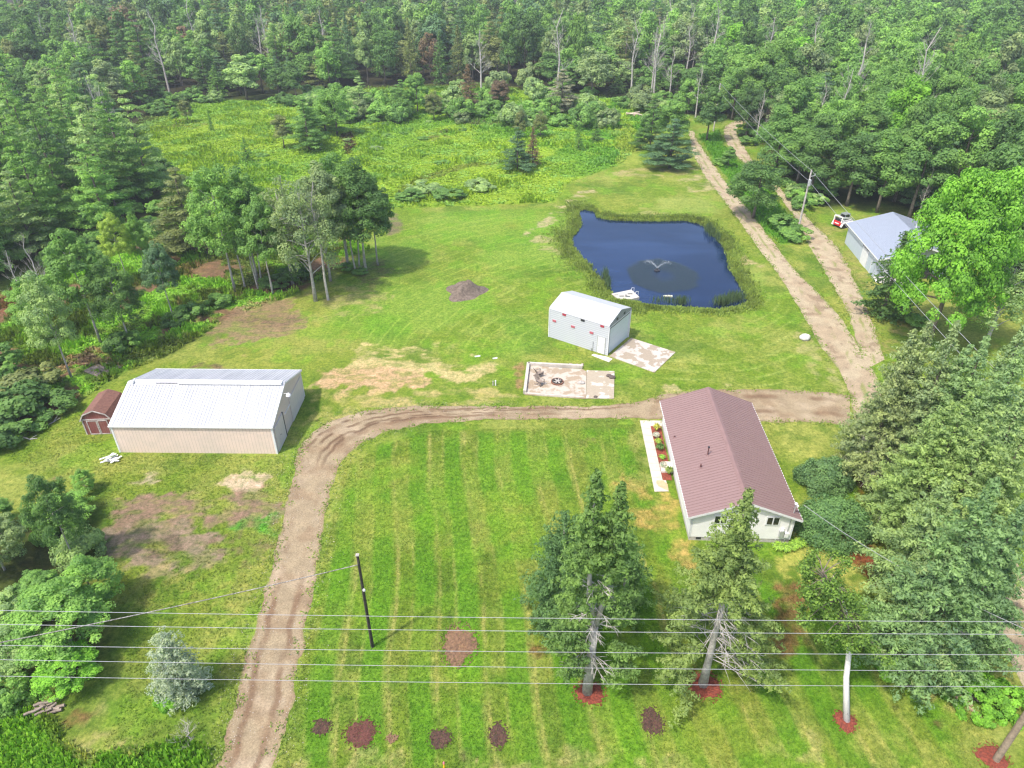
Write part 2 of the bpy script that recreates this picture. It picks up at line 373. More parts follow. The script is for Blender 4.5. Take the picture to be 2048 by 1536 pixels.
# patches of bare earth, straw, sand
paint([(430,690),(440,640),(500,605),(580,600),(610,640),(600,665),(500,680)], L3(142,120,96), .6, 1.3, .85)
paint([(480,640),(560,610),(600,640),(540,665)], L3(112,94,80), .6, 1.5, .7, nD, .4, .6)
paint([(590,600),(700,560),(780,580),(760,625),(640,640)], STRAW*.85, .8, 1.8, .6, nD, .4, .62)
paint([(690,545),(760,520),(790,540),(740,580)], BRN, .8, 1.5, .6, nD, .4, .6)
paint([(760,425),(800,425),(805,460),(775,470)], L3(120,106,90), .6, .8, .8)
paint([(640,768),(650,745),(700,730),(800,735),(870,755),(855,775),(780,782),(690,785)], L3(190,162,124), .5, 1.4, .95)
paint([(680,740),(720,690),(860,695),(990,715),(980,760),(920,765),(860,745),(760,735)], L3(190,176,124), .7, 1.3, .85, nD, .38, .56)
paint([(700,790),(800,775),(960,775),(1040,795),(1040,812),(760,815),(650,850)], L3(186,170,116), .6, 1.0, .7, nD, .4, .6)
paint([(620,780),(690,790),(700,830),(640,850),(610,850)], L3(160,158,90), .6, 1.0, .6, nC, .4, .6)
paint([(380,735),(400,725),(440,727),(450,738)], BRN, .4, .6, .8)
paint([(480,712),(490,708),(500,715)], TAN, .3, .3, .7)
paint([(1030,735),(1046,725),(1050,745),(1040,790),(1028,775)], L3(150,120,88), .4, .5, .8)
paint([(1100,430),(1150,385),(1185,375),(1190,390),(1140,420),(1090,455),(1050,470)], L3(178,166,128), .6, 1.2, .8, nD, .36, .55)
paint([(1040,490),(1080,470),(1120,480),(1130,510),(1080,500)], L3(170,160,118), .5, 1.0, .7, nD, .4, .58)
paint([(1360,360),(1420,345),(1440,380),(1380,385)], L3(180,168,128), .6, 1.2, .7, nD, .4, .58)
paint([(1220,345),(1320,325),(1400,335),(1380,350),(1250,355)], L3(176,162,120), .6, 1.2, .65, nD, .4, .6)
paint([(1260,415),(1340,420),(1400,440),(1380,448),(1280,438)], L3(178,170,118), .5, .8, .5, nD, .45, .6)
paint([(1465,520),(1490,510),(1520,530),(1500,545),(1470,540)], L3(174,160,120), .4, .8, .8, nD, .38, .55)
paint([(1330,765),(1380,775),(1460,770),(1400,782),(1330,790)], L3(180,168,124), .5, .6, .7, nC, .4, .6)
paint([(1590,660),(1625,675),(1660,740),(1695,790),(1680,800),(1640,790)], L3(176,164,122), .4, .8, .4, nC, .4, .6)
paint([(1760,660),(1820,640),(1850,690),(1800,740),(1765,720)], L3(150,130,92), .5, 1.0, .5, nC, .4, .6)
paint([(1620,460),(1690,450),(1740,560),(1760,590),(1700,560),(1660,500)], L3(150,140,88), .6, 1.0, .5, nD, .4, .6)
# left plot
paint([(210,1010),(330,980),(500,965),(590,975),(570,1050),(420,1065),(240,1065),(200,1040)], L3(138,116,98), .7, 2.2, .95, nD, .38, .54)
paint([(215,1070),(300,1050),(440,1060),(470,1100),(400,1130),(280,1140),(220,1120)], L3(140,126,104), .7, 2.2, 1.0, nD, .34, .50)
paint([(290,1085),(350,1075),(360,1095),(300,1110)], DBR, .5, .9, .5)
paint([(430,1060),(560,1040),(550,1110),(480,1125)], BRN, .6, 1.4, .6, nC, .42, .6)
paint([(440,965),(470,945),(540,950),(520,975),(460,985)], L3(196,176,150), .4, .9, .85, nC, .3, .5)
paint([(250,965),(290,950),(330,960),(300,975)], L3(170,154,132), .4, .9, .7, nC, .35, .55)
paint([(80,960),(120,945),(130,975),(90,985)], BRN, .4, 1.0, .6, nC, .42, .6)
paint([(430,1060),(580,1020),(560,1080),(500,1070)], L3(80,160,40), .6, 1.0, .8, nB, .35, .55)
paint([(280,1150),(420,1140),(540,1180),(500,1240),(300,1220)], L3(150,150,78), .8, 1.5, .5, nC, .4, .6)
paint([(130,1480),(200,1420),(280,1500),(180,1520)], STRAW*.9, .6, .8, .6, nC, .4, .6)
paint([(120,1440),(150,1420),(185,1430),(170,1450),(130,1455)], L3(120,88,62), .4, .6, .8)
# house yard
paint([(1240,960),(1300,985),(1350,1000),(1375,1090),(1400,1120),(1330,1120),(1290,1060),(1250,1010)], L3(180,156,90), .6, 1.4, .75, nB, .38, .6)
paint([(1250,870),(1280,850),(1300,960),(1270,980)], L3(150,156,86), .6, 1.0, .5, nC)
paint([(1540,850),(1680,850),(1640,900),(1590,920)], L3(168,172,88), .5, 1.0, .5, nC, .4, .6)
paint([(1560,1110),(1700,1080),(1740,1160),(1680,1200),(1570,1180)], L3(180,178,92), .6, 1.2, .7, nC, .35, .55)
paint([(1545,1190),(1590,1160),(1620,1180),(1600,1300),(1560,1320)], L3(120,78,60), .5, 1.0, .75)
paint([(1725,1060),(1740,1060),(1750,1150),(1740,1170),(1712,1120)], L3(128,62,46), .3, .7, .9)
paint([(1700,880),(1730,900),(1735,1010),(1715,1000)], L3(124,62,46), .3, .7, .85)
paint([(1740,1300),(1900,1370),(1960,1430),(1880,1400),(1760,1340)], L3(180,166,110), .5, 1.0, .6, nC, .35, .6)
paint([(1780,1270),(1960,1330),(2040,1420),(1990,1440),(1880,1370),(1740,1300)], L3(84,130,40), .6, 1.0, .7)
paint([(1560,1530),(1900,1440),(2048,1420),(2048,1560)], L3(150,158,80), .8, 1.5, .4, nC, .4, .6)
paint(ell(1170, 884, 22, 7), L3(120,116,70), .3, .6, .6, nC, .4, .6)
paint(ell(1855, 1452, 26, 16), L3(90,70,52), .3, .6, .8, nC, .35, .5)
paint(ell(1080, 1300, 20, 12), L3(120,80,60), .3, .5, .7, nC, .35, .5)
paint(ell(945, 1512, 20, 6), BRN, .3, .5, .7, nC, .4, .6)
for q in ((1600,1500,60,20),(1250,1520,120,18),(700,1520,140,16),(1000,1540,60,14)): paint(ell(*q), STRAW*.9, .5, 1.0, .45, nC, .4, .6)
# leaf litter, dark brown spots under the left trees
paint([(110,745),(140,715),(200,690),(235,690),(230,730),(170,745)], L3(136,108,86), .5, 1.6, .85, nC, .34, .52)
paint([(140,720),(175,700),(200,715),(170,730)], DBR, .4, .8, .8)
paint([(250,650),(330,630),(330,650),(280,665)], DBR, .5, 1.2, .8, nC, .35, .55)
paint([(330,545),(410,530),(430,545),(350,560)], L3(140,116,80), .5, 1.2, .6, nC, .4, .6)
paint([(0,590),(60,560),(70,600),(10,640)], L3(120,78,58), .6, 1.2, .8)
# meadow details
paint([(680,270),(705,262),(715,290),(700,310),(690,300)], L3(72,50,38), .8, .6, 1)
paint([(930,242),(1020,246),(1015,254),(930,250)], L3(104,90,78), 1.2, 2, .7, nC, .4, .6)
paint([(860,265),(895,262),(890,280),(855,282)], L3(104,92,74), 1.2, 2, .6, nC, .4, .6)
paint([(360,240),(420,250),(370,262),(330,262)], L3(120,110,70), 1.2, 2, .5, nC, .4, .6)
paint([(845,352),(930,328),(1020,322),(1020,328),(940,335),(860,360),(800,385),(795,380)], L3(104,116,48), .5, .5, .8)
paint([(1225,250),(1265,250),(1285,330),(1240,335)], L3(150,165,72), .8, 1, .7)
# banks
dp = sdist(gx, gy, POND); m = sstep(-1.3, -.3, dp+(nC-.5)*.8+(nB-.5)*1.2)[:, None]; col = col*(1-m*.9)+L3(104,86,62)*m*.9
m = (sstep(-3.0, -1.2, dp+(nB-.5)*1.5)*sstep(.2, -.8, dp))[:, None]*.8; col = col*(1-m)+L3(118,140,48)*m
col *= (0.90+.2*nC)[:, None]
gz = np.zeros(NG)
wood = np.maximum(np.maximum(Mmea, Msw), np.maximum(far[:, 0], side[:, 0]))
gz += wood*(fbm(gx, gy, 7, 71)-.5)*.5
gz -= sstep(-.9, .5, dp+(nC-.5)*.6)*1.3
q = P(700, 285); gz -= .5*np.exp(-(((gx-q[0])/2.2)**2+((gy-q[1])/7.)**2))
me = bpy.data.meshes.new('ground'); ny, nx = gsh
me.vertices.add(NG); me.vertices.foreach_set('co', np.stack([gx, gy, gz], 1).astype(np.float32).ravel())
idx = np.arange(NG).reshape(ny, nx); quads = np.stack([idx[:-1, :-1], idx[:-1, 1:], idx[1:, 1:], idx[1:, :-1]], -1).reshape(-1, 4).astype(np.int32)
me.loops.add(quads.size); me.loops.foreach_set('vertex_index', quads.ravel())
me.polygons.add(len(quads)); me.polygons.foreach_set('loop_start', np.arange(0, quads.size, 4, dtype=np.int32))
me.polygons.foreach_set('use_smooth', np.ones(len(quads), bool))
at = me.attributes.new('tint', 'FLOAT_VECTOR', 'POINT'); at.data.foreach_set('vector', col.astype(np.float32).ravel())
me.update(calc_edges=True)
m_, nt_, b_s = new_mat('ground_cover'); tc = N(nt_, 'ShaderNodeTexCoord')
at_ = N(nt_, 'ShaderNodeAttribute', attribute_name='tint')
g1 = noise(nt_, 2.8, 8, tc.outputs['Object'], .9); g2 = noise(nt_, 1.1, 4, tc.outputs['Object'], .6)
r1 = ramp(nt_, g1.outputs[0], [(.36, (.34, .44, .34, 1)), (.5, (1.0, 1.0, .95, 1)), (.64, (1.75, 1.5, 1.7, 1))])
r2 = ramp(nt_, g2.outputs[0], [(.35, (.84, .90, .85, 1)), (.65, (1.14, 1.06, 1.1, 1))])
c = mixc(nt_, 1.0, mixc(nt_, 1.0, at_.outputs['Vector'], r1.outputs[0], 'MULTIPLY'), r2.outputs[0], 'MULTIPLY')
nt_.links.new(c, b_s.inputs['Base Color']); b_s.inputs['Roughness'].default_value = .95; b_s.inputs['Specular IOR Level'].default_value = .1
bp = N(nt_, 'ShaderNodeBump'); bp.inputs['Strength'].default_value = .55; bp.inputs['Distance'].default_value = .12
nt_.links.new(g1.outputs[0], bp.inputs['Height']); nt_.links.new(bp.outputs[0], b_s.inputs['Normal'])
me.materials.append(m_); ground = obj('ground', me); tag(ground, kind='structure')
ground_tint = col.reshape(ny, nx, 3)
# ------------------------------------------------------------------ gravel driveway and dirt tracks
def resample(pts, n):
    pts = [Vector(p) for p in pts]; k = len(pts); out = []
    ts = [0.0]
    for i in range(1, k): ts.append(ts[-1]+(pts[i]-pts[i-1]).length)
    for j in range(n):
        t = ts[-1]*j/(n-1); i = 0
        while i < k-2 and ts[i+1] < t: i += 1
        u = (t-ts[i])/max(ts[i+1]-ts[i], 1e-6)
        p0 = pts[max(i-1, 0)]; p1 = pts[i]; p2 = pts[i+1]; p3 = pts[min(i+2, k-1)]
        out.append(.5*((2*p1)+(p2-p0)*u+(2*p0-5*p1+4*p2-p3)*u*u+(3*p1-p0-3*p2+p3)*u**3))
    return out
M_ROAD, nt_, b_s = new_mat('packed_gravel'); tc = N(nt_, 'ShaderNodeTexCoord')
at_ = N(nt_, 'ShaderNodeAttribute', attribute_name='tint')
g1 = noise(nt_, 8, 6, tc.outputs['Object'], .9); g2 = noise(nt_, .9, 5, tc.outputs['Object'], .6)
r1 = ramp(nt_, g1.outputs[0], [(.34, .58), (.66, 1.40)]); r2 = ramp(nt_, g2.outputs[0], [(.3, (.82, .80, .80, 1)), (.7, (1.12, 1.1, 1.08, 1))])
nt_.links.new(mixc(nt_, 1.0, mixc(nt_, 1.0, at_.outputs['Vector'], r1.outputs[0], 'MULTIPLY'), r2.outputs[0], 'MULTIPLY'), b_s.inputs['Base Color'])
b_s.inputs['Roughness'].default_value = .95; b_s.inputs['Specular IOR Level'].default_value = .15
bp = N(nt_, 'ShaderNodeBump'); bp.inputs['Strength'].default_value = .5; bp.inputs['Distance'].default_value = .05
nt_.links.new(g1.outputs[0], bp.inputs['Height']); nt_.links.new(bp.outputs[0], b_s.inputs['Normal'])
def ribbon(name, Lp, Rp, z, colfn, n=420, k=28, ragged=.18):
    A = resample([(*P(*q)[:2], 0) for q in Lp], n); B = resample([(*P(*q)[:2], 0) for q in Rp], n)
    A = np.array(A)[:, :2]; B = np.array(B)[:, :2]; dd = B-A; wd = np.linalg.norm(dd, axis=1, keepdims=True); dd = dd/np.maximum(wd, .01)
    A = A+dd*((fbm(A[:, 0], A[:, 1], 1.2, 3)-.5)*2*ragged)[:, None]*2; B = B+dd*((fbm(B[:, 0], B[:, 1], 1.2, 4)-.5)*2*ragged)[:, None]*2
    u = np.linspace(0, 1, k+1)[None, :, None]; G = A[:, None, :]*(1-u)+B[:, None, :]*u
    x = G[..., 0].ravel(); y = G[..., 1].ravel(); U = np.broadcast_to(u[..., 0], (n, k+1)).ravel()
    ln = np.concatenate([[0], np.cumsum(np.linalg.norm(np.diff((A+B)/2, axis=0), axis=1))]); Vv = np.repeat(ln, k+1); W = np.repeat(wd[:, 0], k+1)
    c = colfn(x, y, U, Vv, W)
    rut = np.cos((U-.5)*2*math.pi*1.0)*0
    me = bpy.data.meshes.new(name); me.vertices.add(len(x))
    me.vertices.foreach_set('co', np.stack([x, y, np.full_like(x, z)], 1).astype(np.float32).ravel())
    idx = np.arange(len(x)).reshape(n, k+1); qd = np.stack([idx[:-1, :-1], idx[:-1, 1:], idx[1:, 1:], idx[1:, :-1]], -1).reshape(-1, 4).astype(np.int32)
    me.loops.add(qd.size); me.loops.foreach_set('vertex_index', qd.ravel())
    me.polygons.add(len(qd)); me.polygons.foreach_set('loop_start', np.arange(0, qd.size, 4, dtype=np.int32))
    a_ = me.attributes.new('tint', 'FLOAT_VECTOR', 'POINT'); a_.data.foreach_set('vector', c.astype(np.float32).ravel())
    me.update(calc_edges=True); me.materials.append(M_ROAD); o = obj(name, me); tag(o, kind='structure'); return o
def bl(c, d, m): return c*(1-m[:, None])+d*m[:, None]
def col_drive(x, y, U, V, W):
    c = np.tile(L3(168, 152, 124), (len(x), 1))
    c = bl(c, L3(152, 130, 104), sstep(.45, .62, fbm(x, y, 1.6, 12))*.6)
    c = bl(c, L3(196, 180, 154), sstep(.5, .66, fbm(x, y, 3.0, 14))*.5)
    for u0 in (.24, .70):
        r = sstep(.10, .02, np.abs(U-u0+(fbm(V, V*0, 12, 15)-.5)*.05))*sstep(.35, .6, fbm(V, U*3, 3, 16))
        c = bl(c, L3(128, 102, 80), r*.75)
    bend = sstep(26, 32, V)*sstep(62, 46, V)
    for u0, s0 in ((.16, 1), (.34, 2), (.52, 3), (.64, 4)):
        r = sstep(.055, .015, np.abs(U-u0+(fbm(V, V*0, 5, 15+s0)-.5)*.1))*sstep(.40, .55, fbm(V*1.5, U*9, 2, 26+s0))
        c = bl(c, L3(108, 84, 66), r*bend*.85)
    e = sstep(.12, .0, U)+sstep(.88, 1, U); c = bl(c, L3(148, 126, 102), e*sstep(.35, .6, fbm(x, y, .8, 18))*.8)
    e = sstep(.05, .0, U)+sstep(.95, 1, U); c = bl(c, L3(140, 142, 88), e*sstep(.4, .6, fbm(x, y, .7, 19)))
    return c
DL = [(430,1570),(437,1536),(462,1440),(500,1290),(530,1180),(560,1060),(580,980),(590,925),(605,885),(640,855),(690,832),(760,818),(850,812),(1000,812),(1190,812),(1280,802),(1340,786),(1500,779),(1620,783),(1700,790)]
DR = [(540,1570),(548,1536),(575,1440),(605,1290),(625,1190),(640,1100),(655,1010),(668,960),(688,920),(720,890),(770,865),(830,852),(900,845),(1000,839),(1190,838),(1300,838),(1400,840),(1500,843),(1620,845),(1700,850)]
ribbon('gravel_driveway', DL, DR, .012, col_drive, 520, 34, .2)
def col_track(x, y, U, V, W):
    c = np.tile(L3(188, 174, 146), (len(x), 1))
    c = bl(c, L3(174, 154, 128), sstep(.45, .62, fbm(x, y, 2, 81))*.6)
    g = sstep(.10, .03, np.abs(U-.5+(fbm(V, V*0, 8, 82)-.5)*.1))*sstep(.44, .56, fbm(V, U*4, 3, 83))
    c = bl(c, L3(140, 148, 84), g*.8)
    s = sstep(.66, .72, fbm(x, y, 1.5, 85)); c = bl(c, L3(140, 120, 98), s*.6)
    e = sstep(.08, .0, U)+sstep(.92, 1, U); c = bl(c, L3(134, 144, 82), e*sstep(.4, .6, fbm(x, y, .9, 86))*.9)
    return c
T1L = [(1376,262),(1380,277),(1387,308),(1413,357),(1468,428),(1510,487),(1563,559),(1608,634),(1640,690),(1680,745),(1700,790),(1712,850),(1760,940),(1850,1060),(1960,1210),(2060,1400)]
T1R = [(1388,262),(1393,277),(1413,308),(1455,370),(1504,428),(1543,480),(1589,539),(1641,591),(1680,634),(1706,675),(1740,730),(1775,790),(1820,850),(1880,930),(1960,1020),(2048,1150),(2150,1330)]
T1R = T1R[:16]; 
ribbon('dirt_track', T1L, T1R, .018, col_track, 420, 26, .2)
T2L = [(1500,236),(1470,242),(1452,252),(1447,265),(1452,284),(1475,314),(1520,352),(1558,392),(1589,435),(1621,494),(1651,546),(1693,621),(1710,672),(1730,740)]
T2R = [(1500,242),(1484,248),(1475,256),(1473,266),(1480,280),(1510,327),(1545,362),(1576,392),(1621,441),(1673,494),(1700,542),(1726,598),(1749,657),(1768,720)]
ribbon('side_track', T2L, T2R, .024, col_track, 320, 20, .2)
TFL = [(1306,165),(1322,190),(1340,215)]; TFR = [(1313,165),(1330,190),(1350,215)]
ribbon('far_track', TFL, TFR, .3, col_track, 30, 6, .2)
# ------------------------------------------------------------------ pond
mb = MB(); pw = [(x_, y_) for x_, y_ in POND]
cx_ = sum(p[0] for p in pw)/len(pw); cy_ = sum(p[1] for p in pw)/len(pw)
pw2 = [(cx_+(x_-cx_)*1.03, cy_+(y_-cy_)*1.03) for x_, y_ in pw]
mb.add([(x_, y_, WZ) for x_, y_ in pw2], [tuple(range(len(pw2)-1, -1, -1))])
FC = P(1314, 541, WZ)
m_, nt_, b_s = new_mat('pond_water'); tc = N(nt_, 'ShaderNodeTexCoord')
b_s.inputs['Roughness'].default_value = .04; b_s.inputs['IOR'].default_value = 1.333; b_s.inputs['Specular IOR Level'].default_value = .7
mp = N(nt_, 'ShaderNodeMapping'); mp.inputs['Location'].default_value = (-FC[0], -FC[1], 0); nt_.links.new(tc.outputs['Object'], mp.inputs[0])
dn = noise(nt_, .35, 3, tc.outputs['Object']); sp = N(nt_, 'ShaderNodeSeparateXYZ'); nt_.links.new(mp.outputs[0], sp.inputs[0])
ex = math_n(nt_, 'POWER', math_n(nt_, 'ABSOLUTE', math_n(nt_, 'MULTIPLY', math_n(nt_, 'ADD', sp.outputs[0], -.6), .20)), 2.0)
ey = math_n(nt_, 'POWER', math_n(nt_, 'ABSOLUTE', math_n(nt_, 'MULTIPLY', math_n(nt_, 'ADD', sp.outputs[1], 1.6), .17)), 2.0)
rr = math_n(nt_, 'SQRT', math_n(nt_, 'ADD', ex, ey)); rr = math_n(nt_, 'ADD', rr, math_n(nt_, 'MULTIPLY', dn.outputs[0], .5))
msk = ramp(nt_, rr, [(.0, 0.25), (.45, 1.0), (.98, 1.0), (1.0, 0.0)]); msk.color_ramp.interpolation = 'LINEAR'
rr2 = math_n(nt_, 'MULTIPLY', rr, .8); nt_.links.new(rr2, msk.inputs[0])
e = msk.color_ramp.elements; e[0].position = .25; e[1].position = .5; e[2].position = .92; e[3].position = 1.0
w1 = noise(nt_, 2.2, 4, tc.outputs['Object'], .6); w2 = noise(nt_, 9, 3, tc.outputs['Object'], .6)
hh = math_n(nt_, 'ADD', math_n(nt_, 'MULTIPLY', w1.outputs[0], .25), math_n(nt_, 'MULTIPLY', math_n(nt_, 'MULTIPLY', w2.outputs[0], msk.outputs[0]), .9))
bp = N(nt_, 'ShaderNodeBump'); bp.inputs['Strength'].default_value = .35; bp.inputs['Distance'].default_value = .1
nt_.links.new(hh, bp.inputs['Height']); nt_.links.new(bp.outputs[0], b_s.inputs['Normal'])
wmp = N(nt_, 'ShaderNodeMapping'); wmp.inputs['Scale'].default_value = (.05, .16, 1); nt_.links.new(tc.outputs['Object'], wmp.inputs[0]); wn = noise(nt_, 1.0, 4, wmp.outputs[0]); wc = ramp(nt_, wn.outputs[0], [(.38, (.004, .013, .046, 1)), (.62, (.013, .030, .085, 1))])  # blue sky reflection and its lighter streaks put into the water colour
nt_.links.new(mixc(nt_, msk.outputs[0], wc.outputs[0], (.008, .014, .018, 1)), b_s.inputs['Base Color'])  # ripple patch painted darker, standing in for less reflected sky
nt_.links.new(math_n(nt_, 'MULTIPLY_ADD', msk.outputs[0], .05, .03), b_s.inputs['Roughness'])
pond = mb.build('pond_water', m_); tag(pond, kind='structure')
# ================================================================== buildings
def gable_wall(mb, L, W, h, hr, t=.12):
    'four walls with two gables, local x = length, y = width'
    a, b = L/2, W/2
    mb.box((0, -b+t/2, h/2), (L, t, h)); mb.box((0, b-t/2, h/2), (L, t, h))
    prof = [(-b, 0), (b, 0), (b, h), (0, hr), (-b, h)]
    mb.ext(prof, -a-.003, -a+t); mb.ext(prof, a-t, a+.003)
def slope_roof(L0, L1, W, h, hr, oe, th, side, rib=0.3, ribh=.025, ribw=.03, step=1):
    'one roof slope, ridge along x; side=-1 or 1'
    mb = MB(); sl = (hr-h)/(W/2); ve = W/2+oe; ze = h-sl*oe; up = .03
    mb.add([(L0, side*ve, ze+up), (L1, side*ve, ze+up), (L1, 0, hr+up), (L0, 0, hr+up), (L0, side*ve, ze+up+th), (L1, side*ve, ze+up+th), (L1, 0, hr+up+th), (L0, 0, hr+up+th)],
           [(0, 3, 2, 1), (4, 5, 6, 7), (0, 1, 5, 4), (1, 2, 6, 5), (2, 3, 7, 6), (3, 0, 4, 7)])
    if rib:
        n = int((L1-L0)/rib)
        for i in range(n+1):
            x = L0+.03+(L1-L0-.06)*i/n
            mb.bar((x, side*ve, ze+up+th+ribh/2), (x, side*.02, hr+up+th+ribh/2), ribw, ribh)
    return mb
# ---- big white pole barn
barn = empty('pole_barn', (-28.25, 55.28, 0), -.015, 'long low white metal pole barn with rust speckled roof, beside the gravel driveway', 'barn')
BL, BW, BH, BR = 14.35, 9.4, 3.0, 4.58
M_BW = lined('barn_siding', (.68, .54, .465), (.42, .33, .28), 0, .30, .09, stain=(.50, .44, .38), stain_amt=.5)
M_BWE = lined('barn_gable_siding', (.64, .53, .48), (.44, .39, .37), 1, .30, .09, stain=(.46, .42, .40), stain_amt=.4)
M_BR = lined('barn_roofing', (.47, .48, .51), (.31, .32, .36), 0, .30, .14, rough=.5, stain=(.25, .27, .31), stain_amt=.8, stretch=(1.6, .16, .16))
for s_ in (-1, 1): mb = MB(); mb.box((0, s_*(BW/2-.06), BH/2), (BL, .12, BH)); mb.build('side_wall', M_BW, barn)
pr = [(-BW/2, 0), (BW/2, 0), (BW/2, BH), (0, BR), (-BW/2, BH)]
for s_ in (-1, 1): mb = MB(); mb.ext(pr, *sorted((s_*(BL/2-.1), s_*(BL/2+.004)))); mb.build('gable_wall', M_BWE, barn)
for s_ in (-1, 1):
    slope_roof(-BL/2-.08, BL/2+.08, BW, BH, BR, .12, .03, s_, .30, .022, .03).build('roof_slope', M_BR, barn)
# rows of dark fasteners on the near slope
mb = MB()
for j in range(7):
    v = -BW/2*(.10+.13*j); z = BR+(BR-BH)*v/(BW/2)+.066
    for i in range(94):
        if random.random() < (.85 if i < 60 else .35): mb.box((-BL/2+.15+i*.15, v+random.uniform(-.03, .03), z), (.035, .045, .02))
tag(mb.build('fasteners', simple('fastener', (.28, .22, .18), .8), barn), kind='stuff')
mb = MB(); z = BR+.075
mb.add([(-BL/2-.1, -.36, z-.13), (BL/2+.1, -.36, z-.13), (BL/2+.1, 0, z), (-BL/2-.1, 0, z), (-BL/2-.1, .3, z-.10), (BL/2+.1, .3, z-.10)], [(0, 1, 2, 3), (3, 2, 5, 4)])
mb.build('ridge_flashing', simple('weathered_flashing', (.56, .56, .57), .6, .15, 1.5), barn)
mb = MB(); mb.box((1.9+.4, -.18, z+.07), (9.6, .50, .22)); mb.box((-4.2, .03, z+.03), (4.8, .28, .12)); mb.box((-6.7, -.10, z+.06), (.18, .6, .2))
mb.build('ridge_vent', simple('vent_cap', (.70, .69, .67), .6, .12, 1.2), barn, bevel=.02)
mb = MB(); mb.box((-3.55, -.14, z+.01), (2.2, .34, .06)); mb.build('exposed_ridge_strip', simple('bare_ridge', (.36, .35, .36), .8), barn)
mb = MB()
for sx in (-1, 1):
    for sy in (-1, 1): mb.box((sx*(BL/2+.012), sy*(BW/2-.06), BH/2), (.03, .16, BH))
    for sy in (-1, 1):
        mb.bar((sx*(BL/2+.10), sy*(BW/2+.12), BH-.08), (sx*(BL/2+.10), 0, BR-.03), .04, .16)
mb.box((0, -BW/2-.14, BH-.03), (BL+.24, .05, .13)); mb.box((0, BW/2+.14, BH-.03), (BL+.24, .05, .13))
mb.box((BL/2-.05, -BW/2-.015, BH/2), (.16, .03, BH)); mb.box((-BL/2+.05, -BW/2-.015, BH/2), (.16, .03, BH))
mb.build('trim', M_WHITE, barn)
mb = MB(); mb.box((BL/2+.05, -1.1-2.1, 1.3), (.07, 2.35, 2.6)); dr = mb.build('sliding_door', lined('barn_door', (.60, .54, .51), (.46, .41, .39), 1, .6, .05), barn)
mb = MB(); mb.box((BL/2+.095, -3.3, 1.15), (.03, .18, .05)); mb.build('handle', M_DARK, dr)
mb = MB(); mb.box((BL/2+.06, -1.95, 1.3), (.10, .10, 2.7)); mb.build('door_track_post', M_DARK, barn)
mb = MB(); mb.box((BL/2+.04, .9, 2.0), (.05, 4.6, .06)); mb.build('door_rail', M_WHITE, barn)
mb = MB(); mb.box((BL/2+.05, 2.3, 1.3), (.06, 4.0, 2.6)); mb.build('sliding_door', lined('barn_door_back', (.60, .54, .51), (.46, .41, .39), 1, .6, .05), barn)
mb = MB(); mb.tube([(BL/2+.02, -1.0, 4.0), (BL/2+.35, -1.0, 4.1), (BL/2+.55, -1.0, 4.05)], .03, 6); la = mb.build('lamp_arm', M_GALV, barn)
mb = MB(); mb.tube([(BL/2+.6, -1, 4.12), (BL/2+.6, -1, 3.98), (BL/2+.6, -1, 3.86)], [.08, .2, .24], 12); mb.build('lamp_head', M_WHITE, la)
# ---- red garden shed, gambrel roof, doors facing the camera
q = P(213, 868); shed = empty('garden_shed', (q[0]-.55, q[1]+1.7, 0), math.radians(4), 'small red gambrel garden shed with white trimmed doors behind the white barn', 'shed')
M_RED = lined('red_siding', (.19, .055, .055), (.12, .035, .036), 0, .2, .1, stain=(.28, .15, .13), stain_amt=.8); M_OLDT = simple('chipped_trim', (.42, .38, .36), .8, .3, 4)
W2, hs = 1.35, 1.7
gp = [(-W2, 0), (W2, 0), (W2*1.0, hs), (W2*.72, hs+.55), (0, hs+.95), (-W2*.72, hs+.55), (-W2, hs)]
mb = MB(); n_ = len(gp); y0, y1 = -1.7, 1.7
mb.add([(a, y0, b) for a, b in gp]+[(a, y1, b) for a, b in gp], [tuple(range(n_)), tuple(range(2*n_-1, n_-1, -1))]+[(i, n_+i, n_+(i+1) % n_, (i+1) % n_) for i in (0, 1, 6)])
mb.build('walls', M_RED, shed)
M_SHN = simple('brown_shingles', (.20, .095, .070), .9, .35, 5, .3, c2=(.13, .065, .05))
mb = MB(); rp = [(-W2-.1, hs-.08), (-W2*.76, hs+.58), (0, hs+1.02), (W2*.76, hs+.58), (W2+.1, hs-.08)]
for i in range(4):
    a, b = rp[i], rp[i+1]
    mb.add([(a[0], y0-.12, a[1]), (b[0], y0-.12, b[1]), (b[0], y1+.12, b[1]), (a[0], y1+.12, a[1]), (a[0], y0-.12, a[1]+.06), (b[0], y0-.12, b[1]+.06), (b[0], y1+.12, b[1]+.06), (a[0], y1+.12, a[1]+.06)],
           [(0, 1, 2, 3), (7, 6, 5, 4), (0, 4, 5, 1), (2, 6, 7, 3), (1, 5, 6, 2), (0, 3, 7, 4)])
mb.build('roof', M_SHN, shed)
mb = MB()
for i in range(4): mb.bar((rp[i][0], y0-.14, rp[i][1]-.02), (rp[i+1][0], y0-.14, rp[i+1][1]-.02), .04, .10, up=(0, 0, 1))
for x_ in (-W2+.04, W2-.04): mb.box((x_, y0-.02, .85), (.1, .04, 1.7))
mb.box((0, y0-.03, hs), (2*W2, .04, .1)); mb.build('trim', M_OLDT, shed)
for s_ in (-1, 1):
    mb = MB(); mb.box((s_*.47, y0-.03, .82), (.9, .05, 1.55)); d_ = mb.build('door', M_RED, shed)
    mb = MB(); mb.box((s_*.06, y0-.065, .82), (.08, .03, 1.55)); mb.box((s_*.90, y0-.065, .82), (.08, .03, 1.55))
    mb.box((s_*.47, y0-.068, .08), (.9, .03, .08)); mb.box((s_*.47, y0-.068, 1.56), (.9, .03, .08))
    mb.build('door_frame', M_OLDT, d_)
